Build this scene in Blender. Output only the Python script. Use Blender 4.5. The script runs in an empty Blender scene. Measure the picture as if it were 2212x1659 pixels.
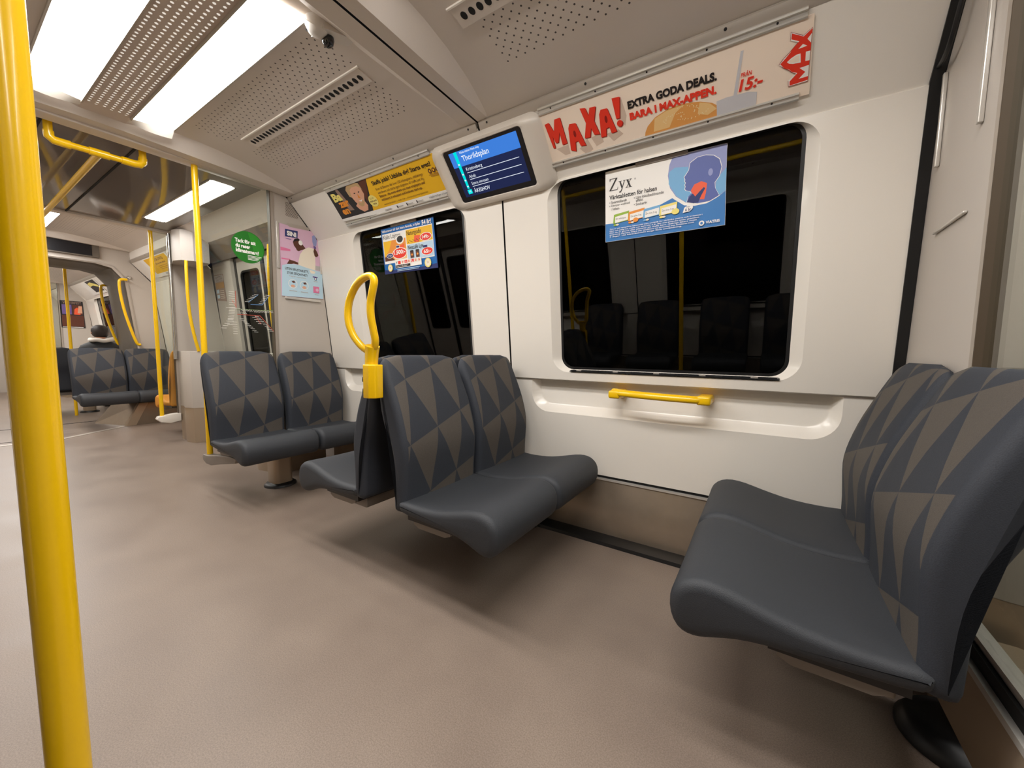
import bpy, bmesh, math
from mathutils import Vector, Matrix
from math import sin, cos, pi, radians, sqrt

SC = bpy.context.scene
COL = SC.collection

# ------------------------------------------------------------------ camera
YAW, PITCH, ROLL, FPX = radians(33.09), radians(4.865), radians(0.683), 834.7
fw = Vector((-sin(YAW) * cos(PITCH), cos(YAW) * cos(PITCH), -sin(PITCH)))
rt = Vector((cos(YAW), sin(YAW), 0))
up = rt.cross(fw)
rt2 = rt * cos(ROLL) + up * sin(ROLL)
up2 = -rt * sin(ROLL) + up * cos(ROLL)
cam_d = bpy.data.cameras.new('camera')
cam_d.sensor_fit = 'HORIZONTAL'
cam_d.sensor_width = 36
cam_d.lens = FPX * 36 / 2212
cam_d.clip_start = 0.02
cam = bpy.data.objects.new('camera', cam_d)
COL.objects.link(cam)
m3 = Matrix((rt2, up2, -fw)).transposed()
cam.matrix_world = Matrix.Translation((0, 0, 1.09)) @ m3.to_4x4()
SC.camera = cam

# ------------------------------------------------------------------ world and exposure
w = bpy.data.worlds.new('world')
SC.world = w
w.use_nodes = True
w.node_tree.nodes['Background'].inputs[0].default_value = (0.012, 0.011, 0.010, 1)
w.node_tree.nodes['Background'].inputs[1].default_value = 0.3
SC.view_settings.view_transform = 'Standard'
SC.view_settings.look = 'None'
SC.view_settings.exposure = 0.0
SC.view_settings.gamma = 1.0
SC.view_settings.use_curve_mapping = False
LAMP = 25.0
LAMP_COL = (1.0, 0.962, 0.925)
try:
    SC.cycles.use_denoising = True
    SC.cycles.max_bounces = 12
    SC.cycles.diffuse_bounces = 8
    SC.cycles.glossy_bounces = 5
    SC.cycles.transparent_max_bounces = 16
    SC.cycles.caustics_reflective = False
    SC.cycles.caustics_refractive = False
    SC.cycles.sample_clamp_indirect = 6
except Exception:
    pass


# ------------------------------------------------------------------ materials
def lin(c):
    return tuple((v / 255 / 12.92) if v / 255 <= 0.04045 else ((v / 255 + 0.055) / 1.055) ** 2.4 for v in c)


MATS = {}


def mat(name, rgb, rough=0.5, metal=0.0, spec=0.5, noise=0.0, nscale=60.0, bump=0.0, emit=0.0, coat=0.0):
    m = bpy.data.materials.new(name)
    m.use_nodes = True
    nt = m.node_tree
    b = nt.nodes['Principled BSDF']
    c = lin(rgb)
    b.inputs['Base Color'].default_value = (*c, 1)
    b.inputs['Roughness'].default_value = rough
    b.inputs['Metallic'].default_value = metal
    b.inputs['Specular IOR Level'].default_value = spec
    b.inputs['Coat Weight'].default_value = coat
    b.inputs['Coat Roughness'].default_value = 0.08
    if noise or bump:
        tc = nt.nodes.new('ShaderNodeTexCoord')
        n = nt.nodes.new('ShaderNodeTexNoise')
        n.inputs['Scale'].default_value = nscale
        n.inputs['Detail'].default_value = 4
        nt.links.new(tc.outputs['Object'], n.inputs['Vector'])
        if noise:
            mx = nt.nodes.new('ShaderNodeMix')
            mx.data_type = 'RGBA'
            mx.inputs['A'].default_value = (*[max(0, v * (1 - noise)) for v in c], 1)
            mx.inputs['B'].default_value = (*[min(1, v * (1 + noise)) for v in c], 1)
            nt.links.new(n.outputs['Fac'], mx.inputs['Factor'])
            nt.links.new(mx.outputs['Result'], b.inputs['Base Color'])
        if bump:
            bp = nt.nodes.new('ShaderNodeBump')
            bp.inputs['Strength'].default_value = bump
            bp.inputs['Distance'].default_value = 0.002
            nt.links.new(n.outputs['Fac'], bp.inputs['Height'])
            nt.links.new(bp.outputs['Normal'], b.inputs['Normal'])
    if emit:
        b.inputs['Emission Color'].default_value = (*c, 1)
        b.inputs['Emission Strength'].default_value = emit
    MATS[name] = m
    return m


mat('white_panel', (234, 228, 218), 0.28, spec=0.5, noise=0.015, nscale=300, coat=0.25)
mat('ad_panel_white', (242, 237, 229), 0.32, spec=0.5, noise=0.01, nscale=300)
mat('grey_panel', (190, 182, 173), 0.4, noise=0.03, nscale=350)
mat('ceiling_grey', (222, 213, 204), 0.42, noise=0.03, nscale=400)
mat('vestibule_gloss', (132, 123, 115), 0.06, spec=0.8)
mat('dark_gap', (14, 13, 13), 0.8)
mat('black_rubber', (20, 20, 21), 0.45, noise=0.2, nscale=80)
mat('black_plastic', (24, 24, 26), 0.3)
mat('yellow_paint', (245, 196, 8), 0.25, spec=0.5, noise=0.03, nscale=40, bump=0.05, coat=0.3)
mat('aluminium', (216, 212, 205), 0.3, metal=0.55)
mat('dull_aluminium', (190, 182, 172), 0.4, metal=0.45)
mat('brushed_steel', (158, 143, 126), 0.25, metal=0.55, noise=0.12, nscale=14)
mat('post_metal', (176, 166, 154), 0.35, metal=0.3)
mat('gasket_brown', (78, 64, 48), 0.6)
mat('bracket_grey', (128, 120, 112), 0.4, metal=0.2)
mat('beige_steel', (176, 158, 136), 0.35, metal=0.5)
mat('chrome', (215, 213, 210), 0.15, metal=0.9)
mat('clip_grey', (150, 141, 132), 0.5)
mat('cushion_fabric', (46, 49, 54), 0.62, noise=0.3, nscale=420, bump=0.4)
mat('seat_side_fabric', (42, 46, 54), 0.7, noise=0.3, nscale=420, bump=0.4)
mat('seat_back_shell', (30, 30, 32), 0.55)
mat('orange_fabric', (214, 140, 40), 0.6, noise=0.06, nscale=700, bump=0.2)
mat('screen_black', (18, 19, 24), 0.25)
mat('display_bezel', (222, 214, 203), 0.3)
mat('tunnel_grey', (92, 84, 74), 0.5, noise=0.08, nscale=20)
mat('hair', (38, 28, 22), 0.6, noise=0.4, nscale=160, bump=0.6)
mat('skin', (178, 128, 98), 0.5)
mat('jacket', (30, 31, 33), 0.7, noise=0.15, nscale=200)
mat('hood_white', (214, 208, 200), 0.8)
mat('trousers', (38, 42, 56), 0.8)
mat('shoe_black', (22, 22, 22), 0.5)
mat('camera_white', (226, 222, 216), 0.35)
mat('lens_dark', (22, 24, 28), 0.08, coat=0.6)
mat('tunnel_wall_dark', (26, 24, 23), 0.9)
# printed inks
for nm, c in dict(ink_peach=(250, 232, 214), ink_red=(234, 58, 38), ink_darkred=(150, 28, 20), ink_black=(34, 28, 28),
                  ink_shade=(214, 192, 174), ink_white=(246, 243, 238), ink_grey=(186, 182, 180), ink_bun=(228, 160, 86), ink_bunlight=(240, 200, 138),
                  ink_seed=(244, 222, 176), ink_cup=(206, 205, 210), ink_yellow=(244, 190, 36), ink_amber=(238, 152, 52),
                  ink_paleyellow=(244, 228, 130), ink_blue=(62, 126, 192), ink_skyblue=(120, 178, 222), ink_navy=(40, 52, 110),
                  ink_lilac=(150, 158, 206), ink_headblue=(92, 106, 172), ink_throat=(244, 98, 60), ink_green=(150, 184, 66),
                  ink_darkgreen=(34, 112, 34), ink_midgreen=(44, 136, 40), ink_pink=(222, 184, 208), ink_rose=(222, 120, 160), ink_iceblue=(188, 218, 234),
                  ink_skindark=(92, 54, 38), ink_skinpale=(226, 170, 140), ink_hairblond=(196, 164, 120), ink_cream=(240, 230, 212),
                  ink_charcoal=(46, 44, 46), ink_brown=(96, 54, 40), ink_shopblue=(20, 104, 178), ink_orange=(238, 150, 60),
                  ink_mustard=(176, 128, 52), ink_lightblue=(190, 216, 236), ink_purple=(112, 92, 150), ink_taupe=(150, 124, 112)).items():
    mat(nm, c, 0.45, spec=0.4)
mat('map_white', (214, 212, 204), 0.5)
mat('map_red', (190, 84, 66), 0.5)
mat('map_blue', (92, 138, 190), 0.5)
mat('map_green', (112, 140, 84), 0.5)


def emis(name, rgb, strength, linear=False):
    m = bpy.data.materials.new(name)
    m.use_nodes = True
    nt = m.node_tree
    nt.nodes.clear()
    o = nt.nodes.new('ShaderNodeOutputMaterial')
    e = nt.nodes.new('ShaderNodeEmission')
    e.inputs[0].default_value = (*(rgb if linear else lin(rgb)), 1)
    e.inputs[1].default_value = strength
    nt.links.new(e.outputs[0], o.inputs[0])
    MATS[name] = m


emis('lamp_diffuser', LAMP_COL, LAMP, True)
emis('lit_blue', (70, 138, 236), 0.85)
emis('lit_navy', (48, 56, 100), 0.6)
emis('lit_white', (236, 244, 255), 1.0)
emis('lit_cyan', (0, 228, 226), 1.0)


def nodes_math(nt, op, a, b=None, c=None):
    n = nt.nodes.new('ShaderNodeMath')
    n.operation = op
    for i, v in enumerate((a, b, c)):
        if v is None:
            continue
        if isinstance(v, (int, float)):
            n.inputs[i].default_value = v
        else:
            nt.links.new(v, n.inputs[i])
    return n.outputs[0]


def glass(name, tint, refl=1.0, rough=0.0):
    m = bpy.data.materials.new(name)
    m.use_nodes = True
    nt = m.node_tree
    nt.nodes.clear()
    o = nt.nodes.new('ShaderNodeOutputMaterial')
    mx = nt.nodes.new('ShaderNodeMixShader')
    tr = nt.nodes.new('ShaderNodeBsdfTransparent')
    gl = nt.nodes.new('ShaderNodeBsdfGlossy')
    ge = nt.nodes.new('ShaderNodeNewGeometry')
    dp = nt.nodes.new('ShaderNodeVectorMath')
    dp.operation = 'DOT_PRODUCT'
    nt.links.new(ge.outputs['Normal'], dp.inputs[0])
    nt.links.new(ge.outputs['Incoming'], dp.inputs[1])
    k1 = nodes_math(nt, 'SUBTRACT', 1.0, nodes_math(nt, 'ABSOLUTE', dp.outputs['Value']))
    k5 = nodes_math(nt, 'POWER', k1, 5.0)
    fac = nodes_math(nt, 'MULTIPLY', nodes_math(nt, 'ADD', nodes_math(nt, 'MULTIPLY', k5, 0.96), 0.04), refl)
    tr.inputs[0].default_value = (*tint, 1)
    gl.inputs['Roughness'].default_value = rough
    nt.links.new(fac, mx.inputs[0])
    nt.links.new(tr.outputs[0], mx.inputs[1])
    nt.links.new(gl.outputs[0], mx.inputs[2])
    nt.links.new(mx.outputs[0], o.inputs[0])
    MATS[name] = m


glass('window_glass', (0.45, 0.45, 0.43), 0.8)
glass('screen_glass', (0.90, 0.93, 0.90), 1.0)


def floor_mat():
    m = mat('floor_vinyl', (172, 153, 135), 0.38, spec=0.4)
    nt = m.node_tree
    b = nt.nodes['Principled BSDF']
    tc = nt.nodes.new('ShaderNodeTexCoord')
    n1 = nt.nodes.new('ShaderNodeTexNoise'); n1.inputs['Scale'].default_value = 260; n1.inputs['Detail'].default_value = 2
    n2 = nt.nodes.new('ShaderNodeTexNoise'); n2.inputs['Scale'].default_value = 3.0; n2.inputs['Detail'].default_value = 5
    v = nt.nodes.new('ShaderNodeTexVoronoi'); v.inputs['Scale'].default_value = 70
    for n in (n1, n2, v):
        nt.links.new(tc.outputs['Object'], n.inputs['Vector'])
    r1 = nt.nodes.new('ShaderNodeValToRGB')
    a, c = lin((126, 112, 100)), lin((144, 129, 117))
    r1.color_ramp.elements[0].position = 0.35; r1.color_ramp.elements[0].color = (*a, 1)
    r1.color_ramp.elements[1].position = 0.65; r1.color_ramp.elements[1].color = (*c, 1)
    nt.links.new(n1.outputs['Fac'], r1.inputs[0])
    mx = nt.nodes.new('ShaderNodeMix'); mx.data_type = 'RGBA'; mx.blend_type = 'MULTIPLY'
    r2 = nt.nodes.new('ShaderNodeValToRGB')
    r2.color_ramp.elements[0].position = 0.3; r2.color_ramp.elements[0].color = (0.84, 0.83, 0.84, 1)
    r2.color_ramp.elements[1].position = 0.7; r2.color_ramp.elements[1].color = (1, 1, 1, 1)
    nt.links.new(n2.outputs['Fac'], r2.inputs[0])
    mx.inputs['Factor'].default_value = 1.0
    nt.links.new(r1.outputs[0], mx.inputs['A']); nt.links.new(r2.outputs[0], mx.inputs['B'])
    # sparse dark flecks
    ln = nt.nodes.new('ShaderNodeMath'); ln.operation = 'LESS_THAN'; ln.inputs[1].default_value = 0.075
    nt.links.new(v.outputs['Distance'], ln.inputs[0])
    sep = nt.nodes.new('ShaderNodeSeparateColor'); nt.links.new(v.outputs['Color'], sep.inputs[0])
    gt = nt.nodes.new('ShaderNodeMath'); gt.operation = 'GREATER_THAN'; gt.inputs[1].default_value = 0.9
    nt.links.new(sep.outputs[0], gt.inputs[0])
    an = nt.nodes.new('ShaderNodeMath'); an.operation = 'MULTIPLY'
    nt.links.new(ln.outputs[0], an.inputs[0]); nt.links.new(gt.outputs[0], an.inputs[1])
    m3_ = nt.nodes.new('ShaderNodeMix'); m3_.data_type = 'RGBA'
    m3_.inputs['B'].default_value = (*lin((96, 84, 74)), 1)
    nt.links.new(an.outputs[0], m3_.inputs['Factor'])
    nt.links.new(mx.outputs['Result'], m3_.inputs['A'])
    nt.links.new(m3_.outputs['Result'], b.inputs['Base Color'])
    rr = nt.nodes.new('ShaderNodeMapRange'); rr.inputs['To Min'].default_value = 0.3; rr.inputs['To Max'].default_value = 0.5
    nt.links.new(n2.outputs['Fac'], rr.inputs['Value']); nt.links.new(rr.outputs[0], b.inputs['Roughness'])


floor_mat()


def pattern_mat():
    m = mat('triangle_fabric', (54, 58, 67), 0.72)
    nt = m.node_tree
    b = nt.nodes['Principled BSDF']
    uv = nt.nodes.new('ShaderNodeUVMap')
    sep = nt.nodes.new('ShaderNodeSeparateXYZ'); nt.links.new(uv.outputs[0], sep.inputs[0])
    oi = nt.nodes.new('ShaderNodeObjectInfo')
    so = nt.nodes.new('ShaderNodeSeparateColor'); nt.links.new(oi.outputs['Color'], so.inputs[0])
    h, v = sep.outputs[0], sep.outputs[1]
    px = nodes_math(nt, 'ADD', nodes_math(nt, 'ADD', h, 0.155 + 4.0), so.outputs[0])
    pz = nodes_math(nt, 'ADD', nodes_math(nt, 'ADD', v, -0.975 + 4.0), so.outputs[1])
    ax, az, bx, bz = 0.178, 0.057, 0.123, -0.239
    det = ax * bz - bx * az
    s = nodes_math(nt, 'ADD', nodes_math(nt, 'MULTIPLY', px, bz / det), nodes_math(nt, 'MULTIPLY', pz, -bx / det))
    t = nodes_math(nt, 'ADD', nodes_math(nt, 'MULTIPLY', px, -az / det), nodes_math(nt, 'MULTIPLY', pz, ax / det))
    # the constant shift of 4 m is taken out again so the lattice stays anchored
    s0 = (4 * bz - bx * 4) / det
    t0 = (ax * 4 - az * 4) / det
    s = nodes_math(nt, 'ADD', s, -s0 + 100)
    t = nodes_math(nt, 'ADD', t, -t0 + 100)
    f = nodes_math(nt, 'ADD', nodes_math(nt, 'FRACT', s), nodes_math(nt, 'FRACT', t))
    brown = nodes_math(nt, 'LESS_THAN', f, 1.0)
    inside = nodes_math(nt, 'LESS_THAN', nodes_math(nt, 'ABSOLUTE', h), 0.224)
    fac = nodes_math(nt, 'MULTIPLY', brown, inside)
    tc = nt.nodes.new('ShaderNodeTexCoord')
    n = nt.nodes.new('ShaderNodeTexNoise'); n.inputs['Scale'].default_value = 420; n.inputs['Detail'].default_value = 3
    nt.links.new(tc.outputs['Object'], n.inputs['Vector'])
    mx = nt.nodes.new('ShaderNodeMix'); mx.data_type = 'RGBA'
    mx.inputs['A'].default_value = (*lin((43, 47, 55)), 1)
    mx.inputs['B'].default_value = (*lin((78, 72, 66)), 1)
    nt.links.new(fac, mx.inputs['Factor'])
    m2 = nt.nodes.new('ShaderNodeMix'); m2.data_type = 'RGBA'; m2.blend_type = 'MULTIPLY'; m2.inputs['Factor'].default_value = 1
    rp = nt.nodes.new('ShaderNodeMapRange'); rp.inputs['To Min'].default_value = 0.62; rp.inputs['To Max'].default_value = 1.38
    nt.links.new(n.outputs['Fac'], rp.inputs['Value'])
    nt.links.new(mx.outputs['Result'], m2.inputs['A']); nt.links.new(rp.outputs[0], m2.inputs['B'])
    nt.links.new(m2.outputs['Result'], b.inputs['Base Color'])
    bp = nt.nodes.new('ShaderNodeBump'); bp.inputs['Strength'].default_value = 0.25; bp.inputs['Distance'].default_value = 0.002
    nt.links.new(n.outputs['Fac'], bp.inputs['Height']); nt.links.new(bp.outputs['Normal'], b.inputs['Normal'])


pattern_mat()


def perforated(name, base, dot, rects, pitch, radius, stagger=True, rough=0.42, glow=0.0):
    """small round holes on a lattice in the object's x/y plane, only inside the given rectangles"""
    m = mat(name, base, rough)
    nt = m.node_tree
    b = nt.nodes['Principled BSDF']
    tc = nt.nodes.new('ShaderNodeTexCoord')
    sep = nt.nodes.new('ShaderNodeSeparateXYZ'); nt.links.new(tc.outputs['Object'], sep.inputs[0])
    X, Y = sep.outputs[0], sep.outputs[1]
    px, py = pitch
    row = nodes_math(nt, 'FLOOR', nodes_math(nt, 'DIVIDE', nodes_math(nt, 'ADD', Y, 50.0), py))
    sh = nodes_math(nt, 'MULTIPLY', nodes_math(nt, 'MODULO', row, 2.0), px / 2 if stagger else 0.0)
    fx = nodes_math(nt, 'SUBTRACT', nodes_math(nt, 'MULTIPLY', nodes_math(nt, 'FRACT', nodes_math(nt, 'DIVIDE', nodes_math(nt, 'ADD', nodes_math(nt, 'ADD', X, 50.0), sh), px)), px), px / 2)
    fy = nodes_math(nt, 'SUBTRACT', nodes_math(nt, 'MULTIPLY', nodes_math(nt, 'FRACT', nodes_math(nt, 'DIVIDE', nodes_math(nt, 'ADD', Y, 50.0), py)), py), py / 2)
    d2 = nodes_math(nt, 'ADD', nodes_math(nt, 'MULTIPLY', fx, fx), nodes_math(nt, 'MULTIPLY', fy, fy))
    hole = nodes_math(nt, 'LESS_THAN', d2, radius * radius)
    tot = None
    for x0, x1, y0, y1 in rects:
        q = nodes_math(nt, 'MULTIPLY', nodes_math(nt, 'MULTIPLY', nodes_math(nt, 'GREATER_THAN', X, x0), nodes_math(nt, 'LESS_THAN', X, x1)),
                       nodes_math(nt, 'MULTIPLY', nodes_math(nt, 'GREATER_THAN', Y, y0), nodes_math(nt, 'LESS_THAN', Y, y1)))
        tot = q if tot is None else nodes_math(nt, 'MAXIMUM', tot, q)
    fac = nodes_math(nt, 'MULTIPLY', hole, tot)
    mx = nt.nodes.new('ShaderNodeMix'); mx.data_type = 'RGBA'
    mx.inputs['A'].default_value = (*lin(base), 1); mx.inputs['B'].default_value = (*lin(dot), 1)
    nt.links.new(fac, mx.inputs['Factor'])
    nt.links.new(mx.outputs['Result'], b.inputs['Base Color'])
    if glow:      # dots emit by themselves, standing in for lamp light leaking through holes
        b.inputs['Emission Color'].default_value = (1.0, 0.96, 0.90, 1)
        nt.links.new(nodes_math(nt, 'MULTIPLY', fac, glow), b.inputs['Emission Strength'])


# ------------------------------------------------------------------ mesh builder
class MB:
    def __init__(s):
        s.v, s.f, s.m, s.uv, s.slots = [], [], [], {}, []

    def slot(s, name):
        if name not in s.slots:
            s.slots.append(name)
        return s.slots.index(name)

    def face(s, pts, m, uvs=None):
        i = len(s.v)
        s.v += [tuple(p) for p in pts]
        s.f.append(tuple(range(i, i + len(pts))))
        s.m.append(s.slot(m))
        if uvs:
            for k, q in enumerate(uvs):
                s.uv[i + k] = q

    def box(s, x0, x1, y0, y1, z0, z1, m):
        P = [(x, y, z) for z in (z0, z1) for y in (y0, y1) for x in (x0, x1)]
        for q in ((0, 2, 3, 1), (4, 5, 7, 6), (0, 1, 5, 4), (2, 6, 7, 3), (0, 4, 6, 2), (1, 3, 7, 5)):
            s.face([P[k] for k in q], m)

    def loft(s, loops, m, closed=True, cap=True, uvloops=None):
        n = len(loops[0])
        base = len(s.v)
        for li, L in enumerate(loops):
            for k, p in enumerate(L):
                if uvloops:
                    s.uv[len(s.v)] = uvloops[li][k]
                s.v.append(tuple(p))
        mi = s.slot(m)
        for a in range(len(loops) - 1):
            for k in range(n if closed else n - 1):
                k2 = (k + 1) % n
                s.f.append((base + a * n + k, base + a * n + k2, base + (a + 1) * n + k2, base + (a + 1) * n + k))
                s.m.append(mi)
        if cap and closed:
            s.f.append(tuple(base + k for k in reversed(range(n)))); s.m.append(mi)
            s.f.append(tuple(base + (len(loops) - 1) * n + k for k in range(n))); s.m.append(mi)

    def prism(s, poly, axis, a, b, m):
        """poly: 2D list in the two other axes (cyclic order), extruded along axis from a to b"""
        def P(q, t):
            r = [0, 0, 0]
            o = [i for i in range(3) if i != axis]
            r[axis] = t; r[o[0]] = q[0]; r[o[1]] = q[1]
            return r
        s.loft([[P(q, a) for q in poly], [P(q, b) for q in poly]], m)

    def tube(s, path, r, m, n=14, closed=False, flat=1.0):
        P = [Vector(p) for p in path]
        N = len(P)
        rs = r if isinstance(r, (list, tuple)) else [r] * N
        loops = []
        ref = None
        for i, p in enumerate(P):
            if closed:
                t = (P[(i + 1) % N] - P[i - 1]).normalized()
            else:
                t = (P[min(i + 1, N - 1)] - P[max(i - 1, 0)]).normalized()
            if ref is None:
                ref = t.orthogonal().normalized()
            u_ = (ref - t * ref.dot(t)).normalized()
            ref = u_
            w_ = t.cross(u_)
            loops.append([p + u_ * (rs[i] * cos(2 * pi * k / n)) + w_ * (rs[i] * flat * sin(2 * pi * k / n)) for k in range(n)])
        if closed:
            loops.append(loops[0])
        s.loft(loops, m, cap=not closed)

    def disc(s, c, r, nrm, m, n=24, ry=None):
        c = Vector(c); nrm = Vector(nrm).normalized()
        u_ = nrm.orthogonal().normalized(); w_ = nrm.cross(u_)
        s.face([c + u_ * (r * cos(2 * pi * k / n)) + w_ * ((ry or r) * sin(2 * pi * k / n)) for k in range(n)], m)

    def lathe(s, prof, c, m, n=28, axis=Vector((0, 0, 1))):
        axis = Vector(axis).normalized()
        u_ = axis.orthogonal().normalized(); w_ = axis.cross(u_)
        c = Vector(c)
        s.loft([[c + axis * h + u_ * (max(r, 1e-4) * cos(2 * pi * k / n)) + w_ * (max(r, 1e-4) * sin(2 * pi * k / n)) for k in range(n)] for r, h in prof], m)

    def build(s, name, parent=None, angle=35, merge=True, bevel=0.0, origin=None):
        me = bpy.data.meshes.new(name)
        me.from_pydata([tuple(v) for v in s.v], [], s.f)
        for sl in s.slots:
            me.materials.append(MATS[sl])
        for p, mi in zip(me.polygons, s.m):
            p.material_index = mi
        if s.uv:
            ul = me.uv_layers.new(name='UVMap')
            for lp in me.loops:
                ul.data[lp.index].uv = s.uv.get(lp.vertex_index, (9, 9))
        bm = bmesh.new(); bm.from_mesh(me)
        if merge:
            bmesh.ops.remove_doubles(bm, verts=bm.verts, dist=1e-5)
            bmesh.ops.recalc_face_normals(bm, faces=bm.faces)
        if bevel:
            ed = [e for e in bm.edges if len(e.link_faces) == 2 and e.calc_face_angle(0) > radians(40)]
            bmesh.ops.bevel(bm, geom=ed, offset=bevel, segments=3, profile=0.5, affect='EDGES', clamp_overlap=True)
        bm.to_mesh(me); bm.free()
        for p in me.polygons:
            p.use_smooth = True
        me.set_sharp_from_angle(angle=radians(angle))
        o = bpy.data.objects.new(name, me)
        COL.objects.link(o)
        if origin is not None:
            me.transform(Matrix.Translation(-Vector(origin)))
            o.location = origin
        if parent:
            o.parent = parent
            o.matrix_parent_inverse = Matrix.Identity(4)
            if origin is None:
                me.transform(Matrix.Translation(-parent.matrix_world.translation) if False else Matrix.Identity(4))
        return o


def empty(name, loc, label, cat, group=None, rotz=0):
    o = bpy.data.objects.new(name, None)
    o.empty_display_size = 0.05
    COL.objects.link(o)
    o.location = loc
    o.rotation_euler = (0, 0, rotz)
    o['label'] = label
    o['category'] = cat
    if group:
        o['group'] = group
    return o


def tag(o, label, cat, group=None):
    o['label'] = label
    o['category'] = cat
    if group:
        o['group'] = group
    return o


def struct(o):
    o['kind'] = 'structure'
    return o


def part(mb, name, root, **kw):
    """build with world coordinates, then parent under a root that sits at root.location"""
    o = mb.build(name, **kw)
    o.data.transform(Matrix.Translation(-Vector(root.location)))
    o.parent = root
    return o


def copy_thing(root, loc, rotz, label, group=None, name=None):
    r = root.copy(); COL.objects.link(r)
    r.location = loc; r.rotation_euler = (0, 0, rotz)
    r['label'] = label
    if group:
        r['group'] = group
    elif 'group' in r:
        del r['group']
    for ch in list(root.children):
        c = ch.copy(); COL.objects.link(c); c.parent = r
        for g in list(ch.children):
            d = g.copy(); COL.objects.link(d); d.parent = c
    return r


def mirror_y(o, name=None):
    """a copy of an object (and children) mirrored across the middle of the car"""
    c = o.copy()
    if o.data:
        c.data = o.data.copy()
        off = o.matrix_basis.translation
        c.data.transform(Matrix.Diagonal((1, -1, 1, 1)))
        c.data.flip_normals()
    COL.objects.link(c)
    if name:
        c.name = name
    if o.parent is None:
        c.location = (o.location.x, 2 * YC - o.location.y, o.location.z)
    else:
        c.location = (o.location.x, -o.location.y, o.location.z)
    for ch in list(o.children):
        k = mirror_y(ch); k.parent = c
    return c


def smooth(pts, n=6, closed=False):
    """Catmull-Rom resampling"""
    P = [Vector(p) for p in pts]
    N = len(P)
    out = []
    rng = range(N if closed else N - 1)
    for i in rng:
        p0 = P[(i - 1) % N] if closed else P[max(i - 1, 0)]
        p1 = P[i]; p2 = P[(i + 1) % N]
        p3 = P[(i + 2) % N] if closed else P[min(i + 2, N - 1)]
        for k in range(n):
            t = k / n
            out.append(0.5 * ((2 * p1) + (p2 - p0) * t + (2 * p0 - 5 * p1 + 4 * p2 - p3) * t * t + (3 * p1 - p0 - 3 * p2 + p3) * t ** 3))
    if not closed:
        out.append(P[-1])
    return out


def rrect(x0, x1, y0, y1, r, n=8):
    """rounded rectangle, list of (x,y), counter-clockwise; r may be 4 radii (bl,br,tr,tl)"""
    rr = r if isinstance(r, (list, tuple)) else [r] * 4
    out = []
    for (cx, cy, a0, q) in ((x0, y0, pi, 0), (x1, y0, 1.5 * pi, 1), (x1, y1, 0, 2), (x0, y1, 0.5 * pi, 3)):
        R = max(rr[q], 1e-4)
        ccx = cx + (R if cx == x0 else -R); ccy = cy + (R if cy == y0 else -R)
        for k in range(n + 1):
            a = a0 + (pi / 2) * k / n
            out.append((ccx + R * cos(a), ccy + R * sin(a)))
    return out


# ------------------------------------------------------------------ car geometry
YC = 0.67                      # middle of the car
FLOOR_X = (-14.7, 2.9)


def yw(z):                     # white wall above the sill line
    return 2.172 - 0.1163 * (z - 0.915)


def yg(z):                     # window glass
    return 2.205 - 0.115 * (z - 1.0)


# floor
b = MB()
b.box(FLOOR_X[0], FLOOR_X[1], 2 * YC - 2.35, 2.35, -0.06, 0.0, 'floor_vinyl')
struct(b.build('floor'))


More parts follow.
